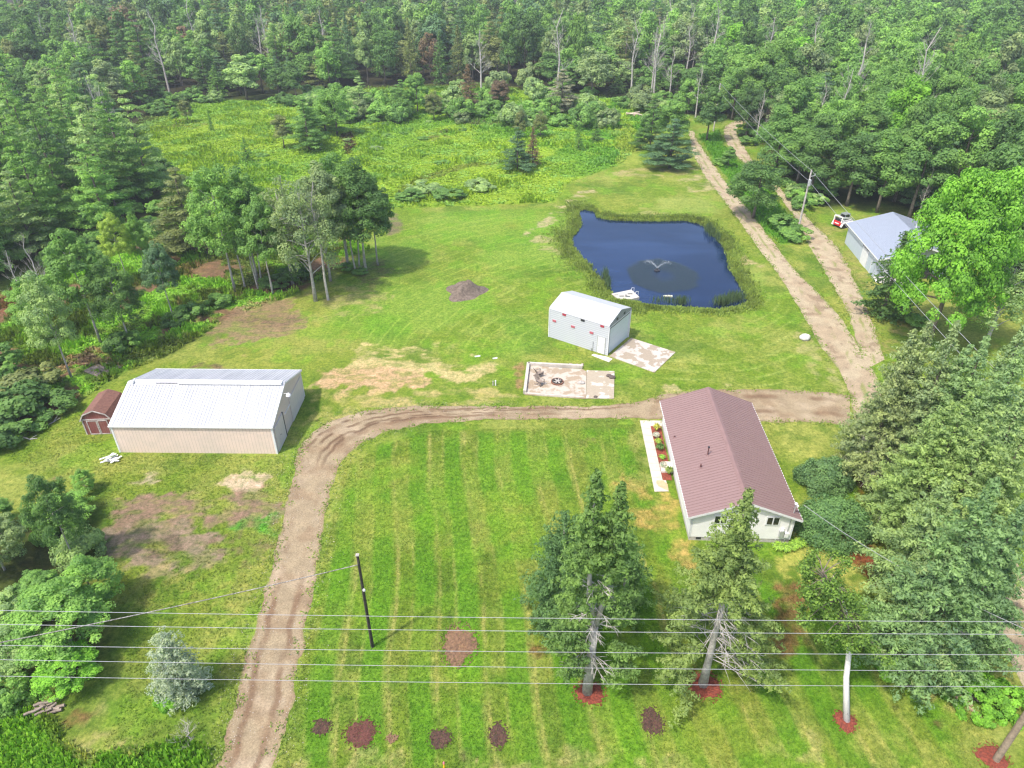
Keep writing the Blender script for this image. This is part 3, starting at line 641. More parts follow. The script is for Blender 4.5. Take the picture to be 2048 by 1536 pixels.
# ---- steel garage with rounded eaves
gar = empty('steel_garage', (8.88, 72.27, 0), -.605, 'pale grey steel garage with rounded eaves and small red wall vents near the pond', 'garage')
GL, GW, GH, GRZ = 7.6, 5.25, 3.55, 4.5
M_SD = lined('grey_siding', (.47, .485, .52), (.31, .32, .36), 2, .235, .16, rough=.45, stain=(.42, .45, .52), stain_amt=.3)
for s_ in (-1, 1): mb = MB(); mb.box((0, s_*(GW/2-.05), GH/2), (GL-.02, .1, GH)); mb.build('side_wall', M_SD, gar)
mb = MB(); mb.box((-GL/2+.05, 0, GH/2), (.098, GW-.22, GH)); mb.build('back_wall', M_SD, gar)
prof = []
for s_ in (1,):
    pass
def eave(s_):
    'rounded eave then slope, from wall top up to the ridge'
    pts = [(s_*GW/2, GH-.02)]
    for k in range(1, 6):
        a = math.radians(14*k); pts.append((s_*(GW/2-.35*(1-math.cos(a))), GH-.02+.35*math.sin(a)*.9))
    pts.append((0, GRZ+.08)); return pts
pl = eave(-1); prr = eave(1); M_GRF = lined('garage_roofing', (.46, .47, .51), (.36, .37, .42), 1, .235, .12, rough=.4, stain=(.40, .42, .46), stain_amt=.4)
mb = MB(); full = pl+prr[:-1][::-1]; k_ = len(full); off = .05
vs = []
for x_ in (-GL/2-.03, GL/2+.05):
    for (v, z) in full: vs.append((x_, v, z))
    for (v, z) in full: vs.append((x_, v*1.012, z+off))
fs = []
for i in range(k_-1):
    fs += [(i, i+1, 2*k_+i+1, 2*k_+i), (k_+i, 3*k_+i, 3*k_+i+1, k_+i+1), (i, k_+i, k_+i+1, i+1), (2*k_+i, 2*k_+i+1, 3*k_+i+1, 3*k_+i)]
mb.add(vs, fs); mb.build('roof', M_GRF, gar)
mb = MB(); gp = [(-GW/2+.02, GH-.35), (GW/2-.02, GH-.35)]+prr[:-1]+[(0, GRZ+.06)]+pl[:-1][::-1]
mb.ext([(v*.995, z) for v, z in gp], GL/2-.08, GL/2)
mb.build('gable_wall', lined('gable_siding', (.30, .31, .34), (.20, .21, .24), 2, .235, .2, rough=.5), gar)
mb = MB(); mb.ext([(v*.995, z) for v, z in gp], -GL/2, -GL/2+.08); mb.build('gable_wall', M_SD, gar)
for s_ in (-1, 1):
    mb = MB(); mb.box((GL/2+.03, s_*(GW/2-.06), GH/2-.02), (.12, .12, GH-.04)); mb.build('corner_trim', M_TRIM, gar)
    mb = MB(); mb.box((-GL/2-.01, s_*(GW/2+.01), GH/2-.02), (.10, .06, GH-.04)); mb.build('corner_trim', M_TRIM, gar)
M_RUD = lined('roll_door', (.60, .66, .70), (.52, .58, .62), 2, .42, .06, rough=.4)
mb = MB(); mb.box((GL/2-.06, 0, 1.66), (.06, GW-.55, 3.3)); mb.build('roll_up_door', M_RUD, gar)
mb = MB(); mb.box((GL/2-.03, -GW/2+.2, 1.66), (.09, .16, 3.3)); mb.box((GL/2-.03, GW/2-.2, 1.66), (.09, .16, 3.3)); mb.box((GL/2-.03, 0, 3.37), (.09, GW-.25, .12))
mb.build('door_surround', M_TRIM, gar)
mb = MB(); mb.box((GL/2-.005, 0, 3.24), (.06, GW-.5, .08)); mb.box((GL/2-.015, -GW/2+.3, 1.62), (.07, .07, 3.2)); mb.build('door_shadow_gap', M_DARK, gar)
mb = MB(); mb.box((3.02, -GW/2-.03, 1.06), (.86, .05, 2.02)); dd = mb.build('side_door', M_WHITE, gar)
mb = MB(); mb.ball((2.68, -GW/2-.08, 1.0), .04, 6, 4); mb.build('knob', M_DARK, dd)
mb = MB(); mb.box((2.54, -GW/2-.025, 1.08), (.09, .045, 2.14)); mb.box((3.50, -GW/2-.025, 1.08), (.09, .045, 2.14)); mb.box((3.02, -GW/2-.025, 2.12), (.86, .045, .08)); mb.build('door_frame', M_GALV, gar)
M_VR = lined('red_vent', (.42, .045, .07), (.22, .03, .045), 2, .05, .35)
M_VP = lined('faded_red_vent', (.46, .12, .15), (.30, .06, .08), 2, .05, .35)
def gar_pt(px, py):
    'hit of the ray through a pixel with the near long wall'
    c_, s_ = math.cos(-.605), math.sin(-.605); best = None
    o_ = np.array([0, 0, H0]); t_ = np.array(P(px, py, 0)); d_ = t_-o_
    nrm = np.array([s_, -c_, 0]); p0 = np.array([8.88, 72.27, 0])+nrm*(GW/2)
    t = nrm.dot(p0-o_)/nrm.dot(d_); h_ = o_+d_*t-np.array([8.88, 72.27, 0])
    return h_[0]*c_+h_[1]*s_, h_[2]
for (a, b, mm) in ((441, 603, M_VR), (262, 738, M_VP), (597, 842, M_VP), (932, 953, M_VP), (1128, 820, M_VR), (775, 708, M_DARK)):
    x_, z_ = gar_pt(1080+a/9.036, 560+b/9.036); mb = MB(); mb.box((x_, -GW/2-.035, min(z_, GH-.12)), (.46, .05, .24)); v_ = mb.build('wall_vent', mm, gar)
    if mm is M_DARK: v_['label'] = 'black wall vent'
for v_ in (-.75, .95):
    mb = MB(); mb.box((GL/2+.02, v_, 3.78), (.04, .34, .24)); mb.build('gable_vent', M_DARK, gar)
mb = MB(); mb.tube([(2.02, -GW/2-.06, 0.02), (2.02, -GW/2-.06, 1.25)], .025, 6); mb.box((1.86, -GW/2-.06, .2), (.10, .1, .4)); mb.build('conduit', M_GALV, gar)
def slab(name, px, z1, mat, label, cat, zb=-.05):
    pts = PP(px, z1); a_ = sum(pts[i][0]*pts[(i+1) % len(pts)][1]-pts[(i+1) % len(pts)][0]*pts[i][1] for i in range(len(pts)))
    if a_ < 0: pts = pts[::-1]
    mb = MB(); mb.poly(pts, zb, z1); o = mb.build(name, mat); return tag(o, label, cat)
Q3 = lambda pts: [(1080+a/9.036, 560+b/9.036) for a, b in pts]
slab('concrete_pad', [(1262,675.5),(1351,704),(1309,744.5),(1219,712)], .06, M_CONC, 'concrete pad with wet brown stains in front of the grey garage roll up door', 'pad')
slab('door_step_slab', Q3([(965,1335),(1205,1385),(1310,1425),(1245,1480),(930,1355)]), .05, M_CONC2, 'narrow pinkish concrete slab under the white side door of the garage', 'slab')
# ---- house
HX, HY, HR = 17.80, 47.08, 1.532
house = empty('house', (HX, HY, 0), HR, 'single storey white house with dusty red ribbed metal roof beside the lawn', 'house')
HL, HW, HH, HZ = 15.0, 7.7, 2.75, 4.22
M_HS = lined('white_siding', (.84, .82, .81), (.52, .51, .51), 2, .115, .14, rough=.5, stain=(.6, .59, .58), stain_amt=.3)  # gable siding coloured whiter than the sides to stand in for sunlight
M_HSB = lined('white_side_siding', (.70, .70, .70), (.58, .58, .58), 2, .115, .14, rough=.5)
M_HR = lined('red_roofing', (.215, .138, .130), (.17, .10, .09), 0, 15.55/50, .0, rough=.5, stain=(.235, .155, .145), stain_amt=.6)
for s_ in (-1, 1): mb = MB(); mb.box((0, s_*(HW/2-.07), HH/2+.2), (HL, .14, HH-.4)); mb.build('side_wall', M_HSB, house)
pr = [(-HW/2, .4), (HW/2, .4), (HW/2, HH), (0, HZ), (-HW/2, HH)]
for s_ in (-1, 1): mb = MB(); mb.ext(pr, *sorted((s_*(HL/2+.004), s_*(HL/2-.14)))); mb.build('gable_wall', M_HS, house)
mb = MB(); mb.box((0, 0, .2), (HL-.06, HW-.06, .41)); fo = mb.build('foundation', simple('block', (.42, .39, .36), .9), house)
for (y_, m_, w_) in ((3.1, M_DARK, .38), (1.85, simple('yellow_board', (.5, .36, .15), .8), .5)):
    mb = MB(); mb.box((-HL/2+.02, y_, .24), (.04, w_, .18)); mb.build('foundation_vent', m_, fo)
for s_ in (-1, 1):
    slope_roof(-HL/2-.32, HL/2+.30, HW, HH, HZ, .42, .05, s_, .31, .024, .10).build('roof_slope', M_HR, house)
mb = MB(); z = HZ+.12
for s_ in (-1, 1):
    mb.add([(-HL/2-.34, 0, z), (HL/2+.32, 0, z), (HL/2+.32, s_*.24, z-.075), (-HL/2-.34, s_*.24, z-.075)], [(0, 1, 2, 3) if s_ < 0 else (3, 2, 1, 0)])
mb.build('ridge_cap', simple('ridge_red', (.21, .13, .12), .45, .06, 2), house)
mb = MB()
for sx in (-1, 1):
    for s_ in (-1, 1):
        mb.bar((sx*(HL/2+.30 if sx > 0 else HL/2+.33), s_*(HW/2+.42), HH-.17), (sx*(HL/2+.30 if sx > 0 else HL/2+.33), 0, HZ-.02), .04, .19)
for s_ in (-1, 1): mb.box((0, s_*(HW/2+.41), HH-.155), (HL+.58, .04, .17)); 
mb.build('fascia', M_WHITE, house)
mb = MB()
for s_ in (-1, 1): mb.box((0, s_*(HW/2+.2), HH-.20), (HL+.5, .38, .03))
mb.build('soffit', M_WHITE, house)
for s_ in (-1, 1): mb = MB(); mb.box((-HL/2-.015, s_*(HW/2-.05), HH/2+.2), (.03, .12, HH-.4)); mb.build('corner_trim', M_TRIM, house)
for y_ in (1.72, -2.2):
    mb = MB(); mb.box((-HL/2-.03, y_, 2.28), (.06, 1.06, .86)); w_ = mb.build('window', M_WHITE, house)
    for k in (-1, 1):
        mb = MB(); mb.box((-HL/2-.055, y_+k*.24, 2.28), (.03, .38, .68)); mb.build('pane', M_GLASS, w_)
mb = MB(); mb.box((-HL/2-.10, -3.05, 1.05), (.2, .34, .62)); me_ = mb.build('meter_box', M_GALV, house, bevel=.02)
mb = MB(); mb.tube([(-HL/2-.12, -3.05, 1.45), (-HL/2-.26, -3.05, 1.45)], .10, 12); mb.box((-HL/2-.08, -3.05, 1.45), (.14, .26, .28)); mb.build('meter_dial', M_TRIM, me_)
mb = MB(); mb.box((-HL/2-.10, -3.45, .95), (.2, .3, .46)); mb.build('cable_box', M_WHITE, house, bevel=.02)
mb = MB(); mb.tube([(-HL/2-.07, -3.45, 1.1), (-HL/2-.07, -3.5, 2.6)], .035, 6); mb.tube([(-HL/2-.1, -2.85, .6), (-HL/2-.3, -2.6, .6), (-HL/2-.35, -2.5, .02)], .02, 6)
mb.tube([(-HL/2-.1, -3.4, .7), (-HL/2-.12, -3.4, .05)], .03, 6); mb.build('conduit', M_GALV, house)
# service mast on the near right roof corner
xm, ym = -HL/2+.25, -HW/2+.15; zs = HH+.15
mb = MB(); mb.tube([(xm, ym, zs), (xm, ym, zs+.85)], .04, 6); mb.tube([(xm+.5, ym-.1, zs+.0), (xm, ym, zs+.6)], .02, 5); ma = mb.build('service_mast', M_GALV, house)
mb = MB(); mb.ball((xm, ym, zs+.9), (.13, .13, .11)); mb.box((xm-.1, ym-.1, zs+.78), (.14, .14, .12)); mb.build('weather_head', M_WHITE, ma)
def house_loc(px, py, z):
    'local house coordinates of a photo pixel at height z'
    w = P(px, py, z); dx, dy = w[0]-HX, w[1]-HY; c_, s_ = math.cos(HR), math.sin(HR); return dx*c_+dy*s_, -dx*s_+dy*c_
for (px, py, hgt, r_) in ((1349, 875, .18, .06), (1415, 910, .78, .055), (1401, 935, .32, .07)):
    x_, y_ = house_loc(px, py, 3.5)
    for _ in range(4):
        z_ = HZ-(HZ-HH)*abs(y_)/(HW/2)+.08; x_, y_ = house_loc(px, py, z_)
    mb = MB(); mb.tube([(x_, y_, z_-.05), (x_, y_, z_+hgt)], r_, 10); p_ = mb.build('roof_pipe', simple('brown_pipe', (.13, .06, .055), .7), house)
    mb = MB(); mb.tube([(x_, y_, z_-.04), (x_, y_, z_+.07)], [r_*2.6, r_*1.5], 10); mb.build('flashing', simple('flashing', (.2, .12, .12), .6), p_)
    if hgt > .5:
        mb = MB(); mb.tube([(x_, y_, z_+hgt), (x_, y_, z_+hgt+.07)], r_*1.7, 8); mb.build('cap', M_DARK, p_)
# bump-out at the entry plus door, steps, downpipe
xe, ye = house_loc(1345, 935, .3)
mb = MB(); mb.box((xe+.15, HW/2+.03, 1.45), (.95, .06, 2.05)); dd = mb.build('entry_door', M_WHITE, house)
mb = MB(); mb.ball((xe-.2, HW/2+.09, 1.4), .04, 6, 4); mb.build('knob', M_DARK, dd)
for x_ in (3.4, 5.8):
    mb = MB(); mb.box((x_, HW/2+.03, 1.75), (1.2, .05, 1.0)); w_ = mb.build('window', M_TRIM, house)
    mb = MB(); mb.box((x_, HW/2+.06, 1.75), (1.04, .02, .84)); mb.build('pane', M_GLASS, w_)
for k, (dxx, zz) in enumerate(((.30, .34), (.74, .17))):
    pass
st = empty('entry_steps', (HX, HY, 0), HR, 'pale two tread concrete entry steps at the end of the front walk', 'steps')
mb = MB(); mb.box((xe+.15, HW/2+.30, .19), (1.15, .55, .38)); mb.build('upper_step', M_CONC2, st)
mb = MB(); mb.box((xe+.15, HW/2+.78, .10), (1.15, .36, .2)); mb.build('lower_step', M_CONC2, st)
Q4 = lambda pts: [(1260+a/9.0375, 830+b/9.0375) for a, b in pts]
WALKPX = Q4([(180,97),(575,102),(600,130),(575,200),(370,198),(590,1175),(650,1180),(700,1375),(445,1382)])
M_WALK = simple('walk_concrete', (.48, .43, .37), .85, .08, 2, .1)
pts = PP(WALKPX, .05); mb = MB(); mb.poly(pts[::-1], -.05, .05)
walk = mb.build('front_walk', M_WALK); tag(walk, 'narrow pale concrete walk running beside the flower bed along the house', 'walkway')
M_JOINT = simple('joint', (.30, .27, .23), .9)
for i in range(8):
    mb = MB(); t = (i+1)/10.0; a = P(1260+(180+t*265)/9.0375, 830+(97+t*1285)/9.0375, .055); b = P(1260+(370+t*245)/9.0375, 830+(130+t*1240)/9.0375, .055)
    mb.bar((a[0], a[1], .052), (b[0], b[1], .052), .035, .008); mb.build('expansion_joint', M_JOINT, walk)
stn = MB(); pts = PP(Q4([(480,1180),(600,1182),(680,1250),(700,1370),(600,1330),(520,1290),(475,1230)]), .054); stn.poly(pts[::-1], .051, .055); stn.build('damp_stain', simple('damp', (.42, .32, .19), .8), walk)
BEDPX = Q4([(372,200),(560,200),(600,430),(700,860),(760,1175),(595,1173),(480,690),(420,420)])
pts = PP(BEDPX, .04); mb = MB(); mb.poly(pts[::-1], -.05, .04); bed = mb.build('mulch_bed', M_MULCH); tag(bed, 'long narrow red mulch flower bed between the walk and the house wall', 'flower bed')
# ---- grey garage on the right
gg = empty('grey_garage', (55.25, 94.75, 0), 1.478, 'blue grey metal garage with a white sliding door among trees on the right', 'garage')
L_, W_, h_, r_ = 12.4, 11.5, 2.95, 4.75
M_GW = lined('pale_metal_siding', (.44, .50, .56), (.36, .42, .48), 0, .3, .08, rough=.4)
M_GWE = lined('pale_gable_siding', (.42, .47, .53), (.35, .40, .46), 1, .3, .08, rough=.4)
M_GRR = lined('blue_grey_roofing', (.26, .29, .35), (.22, .25, .31), 0, .3, .1, rough=.38, stain=(.30, .34, .42), stain_amt=.4)
for s_ in (-1, 1): mb = MB(); mb.box((0, s_*(W_/2-.06), h_/2), (L_, .12, h_)); mb.build('side_wall', M_GW, gg)
pr = [(-W_/2, 0), (W_/2, 0), (W_/2, h_), (0, r_), (-W_/2, h_)]
for s_ in (-1, 1): mb = MB(); mb.ext(pr, *sorted((s_*(L_/2+.004), s_*(L_/2-.12)))); mb.build('gable_wall', M_GWE, gg)
for s_ in (-1, 1): slope_roof(-L_/2-1.3, L_/2+.35, W_, h_, r_, .35, .05, s_, .3, .02, .03).build('roof_slope', M_GRR, gg)
mb = MB()
for s_ in (-1, 1):
    mb.bar((-L_/2-1.32, s_*(W_/2+.35), h_-.12), (-L_/2-1.32, 0, r_-.03), .04, .2); mb.bar((L_/2+.37, s_*(W_/2+.35), h_-.12), (L_/2+.37, 0, r_-.03), .04, .2)
    mb.box((0-.47, s_*(W_/2+.37), h_-.09), (L_+1.6, .04, .14))
mb.build('fascia', M_WHITE, gg)
mb = MB(); mb.box((-2.15, W_/2+.05, 1.25), (2.3, .07, 2.5)); sd_o = mb.build('sliding_door', M_WHITE, gg)
mb = MB(); rr_ = random.Random(4)
for i in range(16):
    x_ = -3.35+i*.16; mb.ball((x_, W_/2+.16, 2.55+.10*math.sin(i*1.3)+rr_.uniform(-.05, .05)), (.11, .05, rr_.uniform(.06, .15)), 6, 4)
for k in range(5): mb.bar((-3.2+k*.5, W_/2+.14, 2.5), (-3.0+k*.5, W_/2+.14, 2.30), .05, .09)
mb.build('running_animals_ornament', M_DARK, gg)
mb = MB(); mb.box((-4.95, W_/2+.03, 1.25), (.10, .05, 2.5)); mb.box((-5.5, W_/2+.03, 2.5), (1.2, .05, .08)); mb.build('corner_door_frame', M_TRIM, gg)
mb = MB(); mb.box((-L_/2-.04, 0.4, 1.35), (.06, 4.4, 2.7)); mb.build('garage_door', M_DARK, gg)
mb = MB(); mb.box((-L_/2-.04, 3.9, 1.15), (.06, 1.2, 2.3)); mb.build('side_door', M_TRIM, gg)
mb = MB(); mb.tube([(1.5, -1.6, r_-.6), (1.5, -1.6, r_+.35)], .09, 8); mb.build('roof_pipe', M_WHITE, gg)
Q5 = lambda pts: [(1630+a/7.68, 400+b/7.68) for a, b in pts]
slab('garage_apron', Q5([(862,1180),(940,1265),(1560,1330),(1640,1300),(1500,1170),(1000,1180)]), .05, M_CONC2, 'pale concrete apron showing under the spruce in front of the grey garage', 'apron')
# ---- old foundation slab with low curb, fire ring, chairs
Q6 = lambda pts: [(1030+a/6.206, 700+b/6.206) for a, b in pts]
M_SLAB = simple('stained_slab', (.42, .37, .31), .9, .1, .8, .15, c2=(.30, .235, .165), thr=(.44, .52), detail=3)
M_SLAB2 = simple('worn_slab', (.33, .28, .21), .9, .1, .8, .15, c2=(.50, .46, .40), thr=(.40, .46))
fs_ = empty('foundation_slab', P(1110, 765), 0, 'old house foundation slab with tan stains and a low white curb on two sides', 'slab')
def add_local(mb, name, mat, root):
    o = mb.build(name, mat, root); o.matrix_parent_inverse = Matrix.Translation(root.location).inverted(); return o
pts = PP(Q6([(140,190),(840,240),(885,262),(880,600),(120,548)]), .10); mb = MB(); mb.poly(pts[::-1], -.05, .10); add_local(mb, 'main_floor', M_SLAB, fs_)
pts = PP(Q6([(889,250),(1235,262),(1228,600),(884,598)]), .08); mb = MB(); mb.poly(pts[::-1], -.05, .08); add_local(mb, 'side_floor', M_SLAB2, fs_)
def P6(a, b, z=0): return P(1030+a/6.206, 700+b/6.206, z)
mb = MB()
for a, b, w_, h_c in ((P6(165, 190), P6(120, 545), .3, .42), (P6(165, 195), P6(835, 228), .3, .42), (P6(120, 545), P6(850, 595), .22, .16)):
    mb.bar((a[0], a[1], h_c/2), (b[0], b[1], h_c/2), w_, h_c)
add_local(mb, 'curb', simple('curb_concrete', (.44, .40, .35), .9, .15, 2), fs_)
q = P6(525, 400, .1); fr = empty('fire_ring', q, 0, 'rusty round fire ring with charred logs on the old slab', 'fire pit')
mb = MB(); mb.tube([(0.62*math.cos(a*math.pi/9), .62*math.sin(a*math.pi/9), .12) for a in range(19)], .05, 6)
mb.tube([(0.62*math.cos(a*math.pi/9), .62*math.sin(a*math.pi/9), .03) for a in range(19)], .05, 6); mb.build('ring', simple('rusty_steel', (.18, .08, .05), .9, .4, 4), fr)
mb = MB(); mb.tube([(math.cos(i*.7)*.5, math.sin(i*.7)*.5, .02) for i in range(9)]+[(0, 0, .02)], .16, 6); mb.build('ash', simple('ash', (.05, .045, .04), 1), fr)
for a in (.3, 1.1, 2.2): 
    mb = MB(); mb.tube([(-.4*math.cos(a), -.4*math.sin(a), .12), (.4*math.cos(a), .4*math.sin(a), .2)], .06, 6); mb.build('log', M_DEAD, fr)
def chair(loc, rz, label):
    r = empty('lawn_chair', loc, rz, label, 'chair', 'old chairs on the foundation slab')
    mb = MB(); mb.box((0, 0, .4), (.55, .55, .05)); mb.build('seat', M_WOOD, r)
    mb = MB()
    for k in range(5): mb.bar((-.24+k*.12, .25, .38), (-.26+k*.13, .62, 1.05), .09, .025)
    mb.build('backrest', M_WOOD, r)
    for s_ in (-1, 1):
        mb = MB(); mb.box((s_*.32, -.02, .62), (.11, .7, .03)); mb.build('armrest', M_WOOD, r)
        mb = MB(); mb.box((s_*.30, -.30, .31), (.08, .05, .62)); mb.build('leg', M_WOOD, r)
        mb = MB(); mb.bar((s_*.30, -.3, .35), (s_*.27, .55, .03), .05, .09); mb.build('leg', M_WOOD, r)
chair(P6(300, 320, .1), 2.1, 'weathered wooden lawn chair nearer the back curb of the old slab')
chair(P6(310, 430, .1), .8, 'weathered wooden lawn chair on the old slab, nearer the driveway')
for i, (a, b, s_, lb) in enumerate(((820, 415, .35, 'small grey block standing beside the slab joint'), (1165, 325, .28, 'small dark stone on the worn side slab, nearer its middle'), (1205, 345, .34, 'dark stone at the outer edge of the worn side slab'), (1000, 585, .2, 'dark stone at the driveway edge of the worn side slab'))):
    q = P6(a, b, .09); mb = MB(); mb.ball((0, 0, s_*.3), (s_, s_*.7, s_*.5), 8, 5, .2); o = mb.build('stone_block', M_DEAD if i == 0 else simple('dark_stone', (.10, .08, .07), .9)); o.location = q; tag(o, lb, 'stone')
q = P6(745, 190); mb = MB(); rr_ = random.Random(5)
for i in range(26): mb.ball((rr_.uniform(-.9, .9), rr_.uniform(-.2, .2), .05), (rr_.uniform(.05, .13),)*3, 6, 4, .2)
o = mb.build('rubble_pile', simple('rubble', (.50, .42, .38), .9, .5, 3, c2=(.3, .18, .15))); o.location = q; tag(o, 'strip of pinkish rubble behind the back curb of the old slab', 'rubble')
# ---- small ground things
q = P(988.6, 771); r = empty('well_pipes', q, 0, 'pair of short grey and white standpipes in the grass left of the old slab', 'standpipe')
mb = MB(); mb.tube([(-.12, 0, 0), (-.12, 0, .55)], .06, 8); mb.build('grey_pipe', M_DEAD, r)
mb = MB(); mb.tube([(.14, .02, 0), (.14, .02, .62)], .07, 8); mb.build('white_pipe', M_WHITE, r)
for (px, py, w_, lb) in ((955, 713, .6, 'thin white scrap lying in the straw, left of a brighter one'), (990, 717, .5, 'bright white scrap lying in the straw above the old slab')):
    mb = MB(); mb.box((0, 0, .03), (w_, .22, .04), .2); mb.box((w_*.3, .05, .06), (w_*.4, .2, .03), -.5); o = mb.build('scrap', M_WHITE); o.location = P(px, py); tag(o, lb, 'scrap')
q = P(1609, 679); mb = MB(); mb.ball((0, 0, .28), (.62, .45, .42), 14, 9, .08); o = mb.build('boulder', M_ROCK, smooth=True); o.location = q; tag(o, 'pale grey boulder on the grass beside the dirt track', 'boulder')
mb = MB(); n_ = 40; vs = []; fs = []
for i in range(9):
    for j in range(n_):
        t = i/8; a = 2*math.pi*j/n_; rad_ = 2.6*t*(1+.18*math.sin(a*3+1)+.1*math.sin(a*5)); x_, y_ = rad_*math.cos(a)*1.0, rad_*math.sin(a)*1.05
        zz = 1.5*math.exp(-(t*1.7)**2)*(1+.3*math.sin(x_*2)*math.cos(y_*2.3))-.05 if i < 8 else -.05
        vs.append((x_, y_, zz+.05*random.uniform(-1, 1)*(t < .9)))
for i in range(8):
    for j in range(n_): fs.append((i*n_+j, (i+1)*n_+j, (i+1)*n_+(j+1) % n_, i*n_+(j+1) % n_))
mb.add(vs, fs); o = mb.build('soil_mound', simple('mound_soil', (.19, .15, .12), .95, .35, 3, .8, c2=(.10, .075, .06)), smooth=True); o.location = P(930, 584); tag(o, 'low mound of bare brown soil in the middle of the back lawn', 'soil mound')
def mulch(px, py, rx, ry, mat, label, cat='mulch ring', group=None, h=.09, name='mulch_ring'):
    q = P(px, py); s1 = rx*40/(.839*(py+146))*1.0; s2 = s1*ry/rx*1.25
    mb = MB(); n_ = 36; vs = [(0, 0, h)]; rr_ = random.Random(int(px)); jt = [1+rr_.uniform(-.14, .14)+.08*math.sin(3*2*math.pi*j/n_+px) for j in range(n_)]
    for t, z in ((.5, h), (.85, h*.7), (1.0, .012)):
        for j in range(n_):
            a = 2*math.pi*j/n_; vs.append((s1*t*jt[j]*math.cos(a), s2*t*jt[j]*math.sin(a), z+rr_.uniform(-.015, .015)*(t < .99)))
    fs = [(0, 1+j, 1+(j+1) % n_) for j in range(n_)]+[(1+i*n_+j, 1+(i+1)*n_+j, 1+(i+1)*n_+(j+1) % n_, 1+i*n_+(j+1) % n_) for i in range(2) for j in range(n_)]
    mb.add(vs, fs); cr = random.Random(int(px*3+py))
    for i in range(int(110*s1*s2)+30):
        a = cr.uniform(0, 6.28); t = math.sqrt(cr.random())*1.32; b = cr.uniform(0, 3.1)
        mb.box((s1*t*math.cos(a), s2*t*math.sin(a), max(.02, h*(1-t*.8))+.02), (cr.uniform(.06, .16), .04, .03), b)
    o = mb.build(name, mat); o.location = q; return tag(o, label, cat, group)
mulch(1180, 1387, 27, 20, M_MULCH, 'round red mulch ring at the foot of the tall twin topped spruce', group='red mulch rings')
mulch(1410, 1372, 30, 24, M_MULCH, 'round red mulch ring at the foot of the leaning spruce in front of the house', group='red mulch rings')
mulch(1691, 1443, 20, 17, M_MULCH, 'round red mulch ring at the foot of the white birch', group='red mulch rings')
mulch(1985, 1515, 28, 20, M_MULCH, 'round red mulch ring at the foot of the utility pole by the corner', group='red mulch rings')
mulch(643, 1454, 17, 13, M_MULCHD, 'small dark mulch patch on the lawn closest to the driveway', group='old mulch patches', h=.04, name='mulch_patch')
mulch(722, 1467, 29, 22, simple('brown_mulch', (.17, .060, .045), .95, .4, 8, 1, c2=(.09, .035, .028)), 'largest reddish brown mulch patch on the front lawn', group='old mulch patches', h=.05, name='mulch_patch')
mulch(880, 1478, 20, 16, M_MULCHD, 'dark mulch patch just behind the yellow marker post', group='old mulch patches', h=.04, name='mulch_patch')
mulch(996, 1471, 17, 19, M_MULCHD, 'tall dark mulch patch right of the one behind the marker post', group='old mulch patches', h=.04, name='mulch_patch')
mulch(1304, 1443, 20, 22, M_MULCHD, 'dark mulch patch on the lawn between the two tall spruces', group='old mulch patches', h=.04, name='mulch_patch')
mulch(918, 1290, 32, 34, simple('chip_mulch', (.27, .155, .085), .95, .4, 6, 1, c2=(.14, .08, .05)), 'pale brown patch of wood chips on the lawn under the wires', group='old mulch patches', h=.05, name='mulch_patch')
mulch(785, 1477, 10, 7, simple('chip_bits', (.20, .12, .07), .95), 'tiny scatter of chips between two mulch patches', group='old mulch patches', h=.03, name='mulch_patch')
# weathered pallets of planks by the swamp edge
Q7 = lambda a, b, z=.1: P(a/4.517, 560+b/4.517, z)
for i, (cs, lb) in enumerate(((((755,825),(915,890),(975,852),(822,787)), 'weathered plank panel lying in the grass, nearest the swamp'), (((820,786),(975,853),(1052,832),(885,766)), 'weathered plank panel in the middle of the three by the trees'), (((935,763),(1045,820),(1095,790),(985,740)), 'smallest weathered plank panel of the three, farthest from camera'))):
    A, B, C, D = [Vector(Q7(*c)) for c in cs]; r = empty('plank_panel', A, 0, lb, 'pallet', 'weathered plank panels on the grass'); n_ = 6
    mb = MB()
    for k in range(n_):
        t0 = (k+.06)/n_; t1 = (k+.94)/n_; p = [A.lerp(D, t0)-A, B.lerp(C, t0)-A, B.lerp(C, t1)-A, A.lerp(D, t1)-A]; zo = random.uniform(0, .02)+i*.03
        mb.add([(v.x, v.y, zo) for v in p]+[(v.x, v.y, zo+.03) for v in p], [(3, 2, 1, 0), (4, 5, 6, 7), (0, 1, 5, 4), (1, 2, 6, 5), (2, 3, 7, 6), (3, 0, 4, 7)])
    mb.build('planks', M_WOOD, r)
    mb = MB()
    for t in (.08, .5, .92):
        a = A.lerp(B, t)-A; b = D.lerp(C, t)-A; mb.bar((a.x, a.y, -.05), (b.x, b.y, -.05), .09, .08)
    mb.build('bearers', M_WOOD, r)
rr_ = random.Random(9)
for i in range(8):
    mb = MB(); l_ = rr_.uniform(.7, 1.5); mb.box((0, 0, 0), (l_, .16, .03)); o = mb.build('white_board', M_WHITE)
    q = P(226+rr_.uniform(-9, 9), 921+rr_.uniform(-7, 7)); o.location = (q[0], q[1], .05+.05*i); o.rotation_euler = (rr_.uniform(-.1, .1), rr_.uniform(-.08, .08), rr_.uniform(-.2, 1.5))
    tag(o, 'white painted board tossed in the small heap left of the barn front', 'board', 'white boards in the heap by the barn')
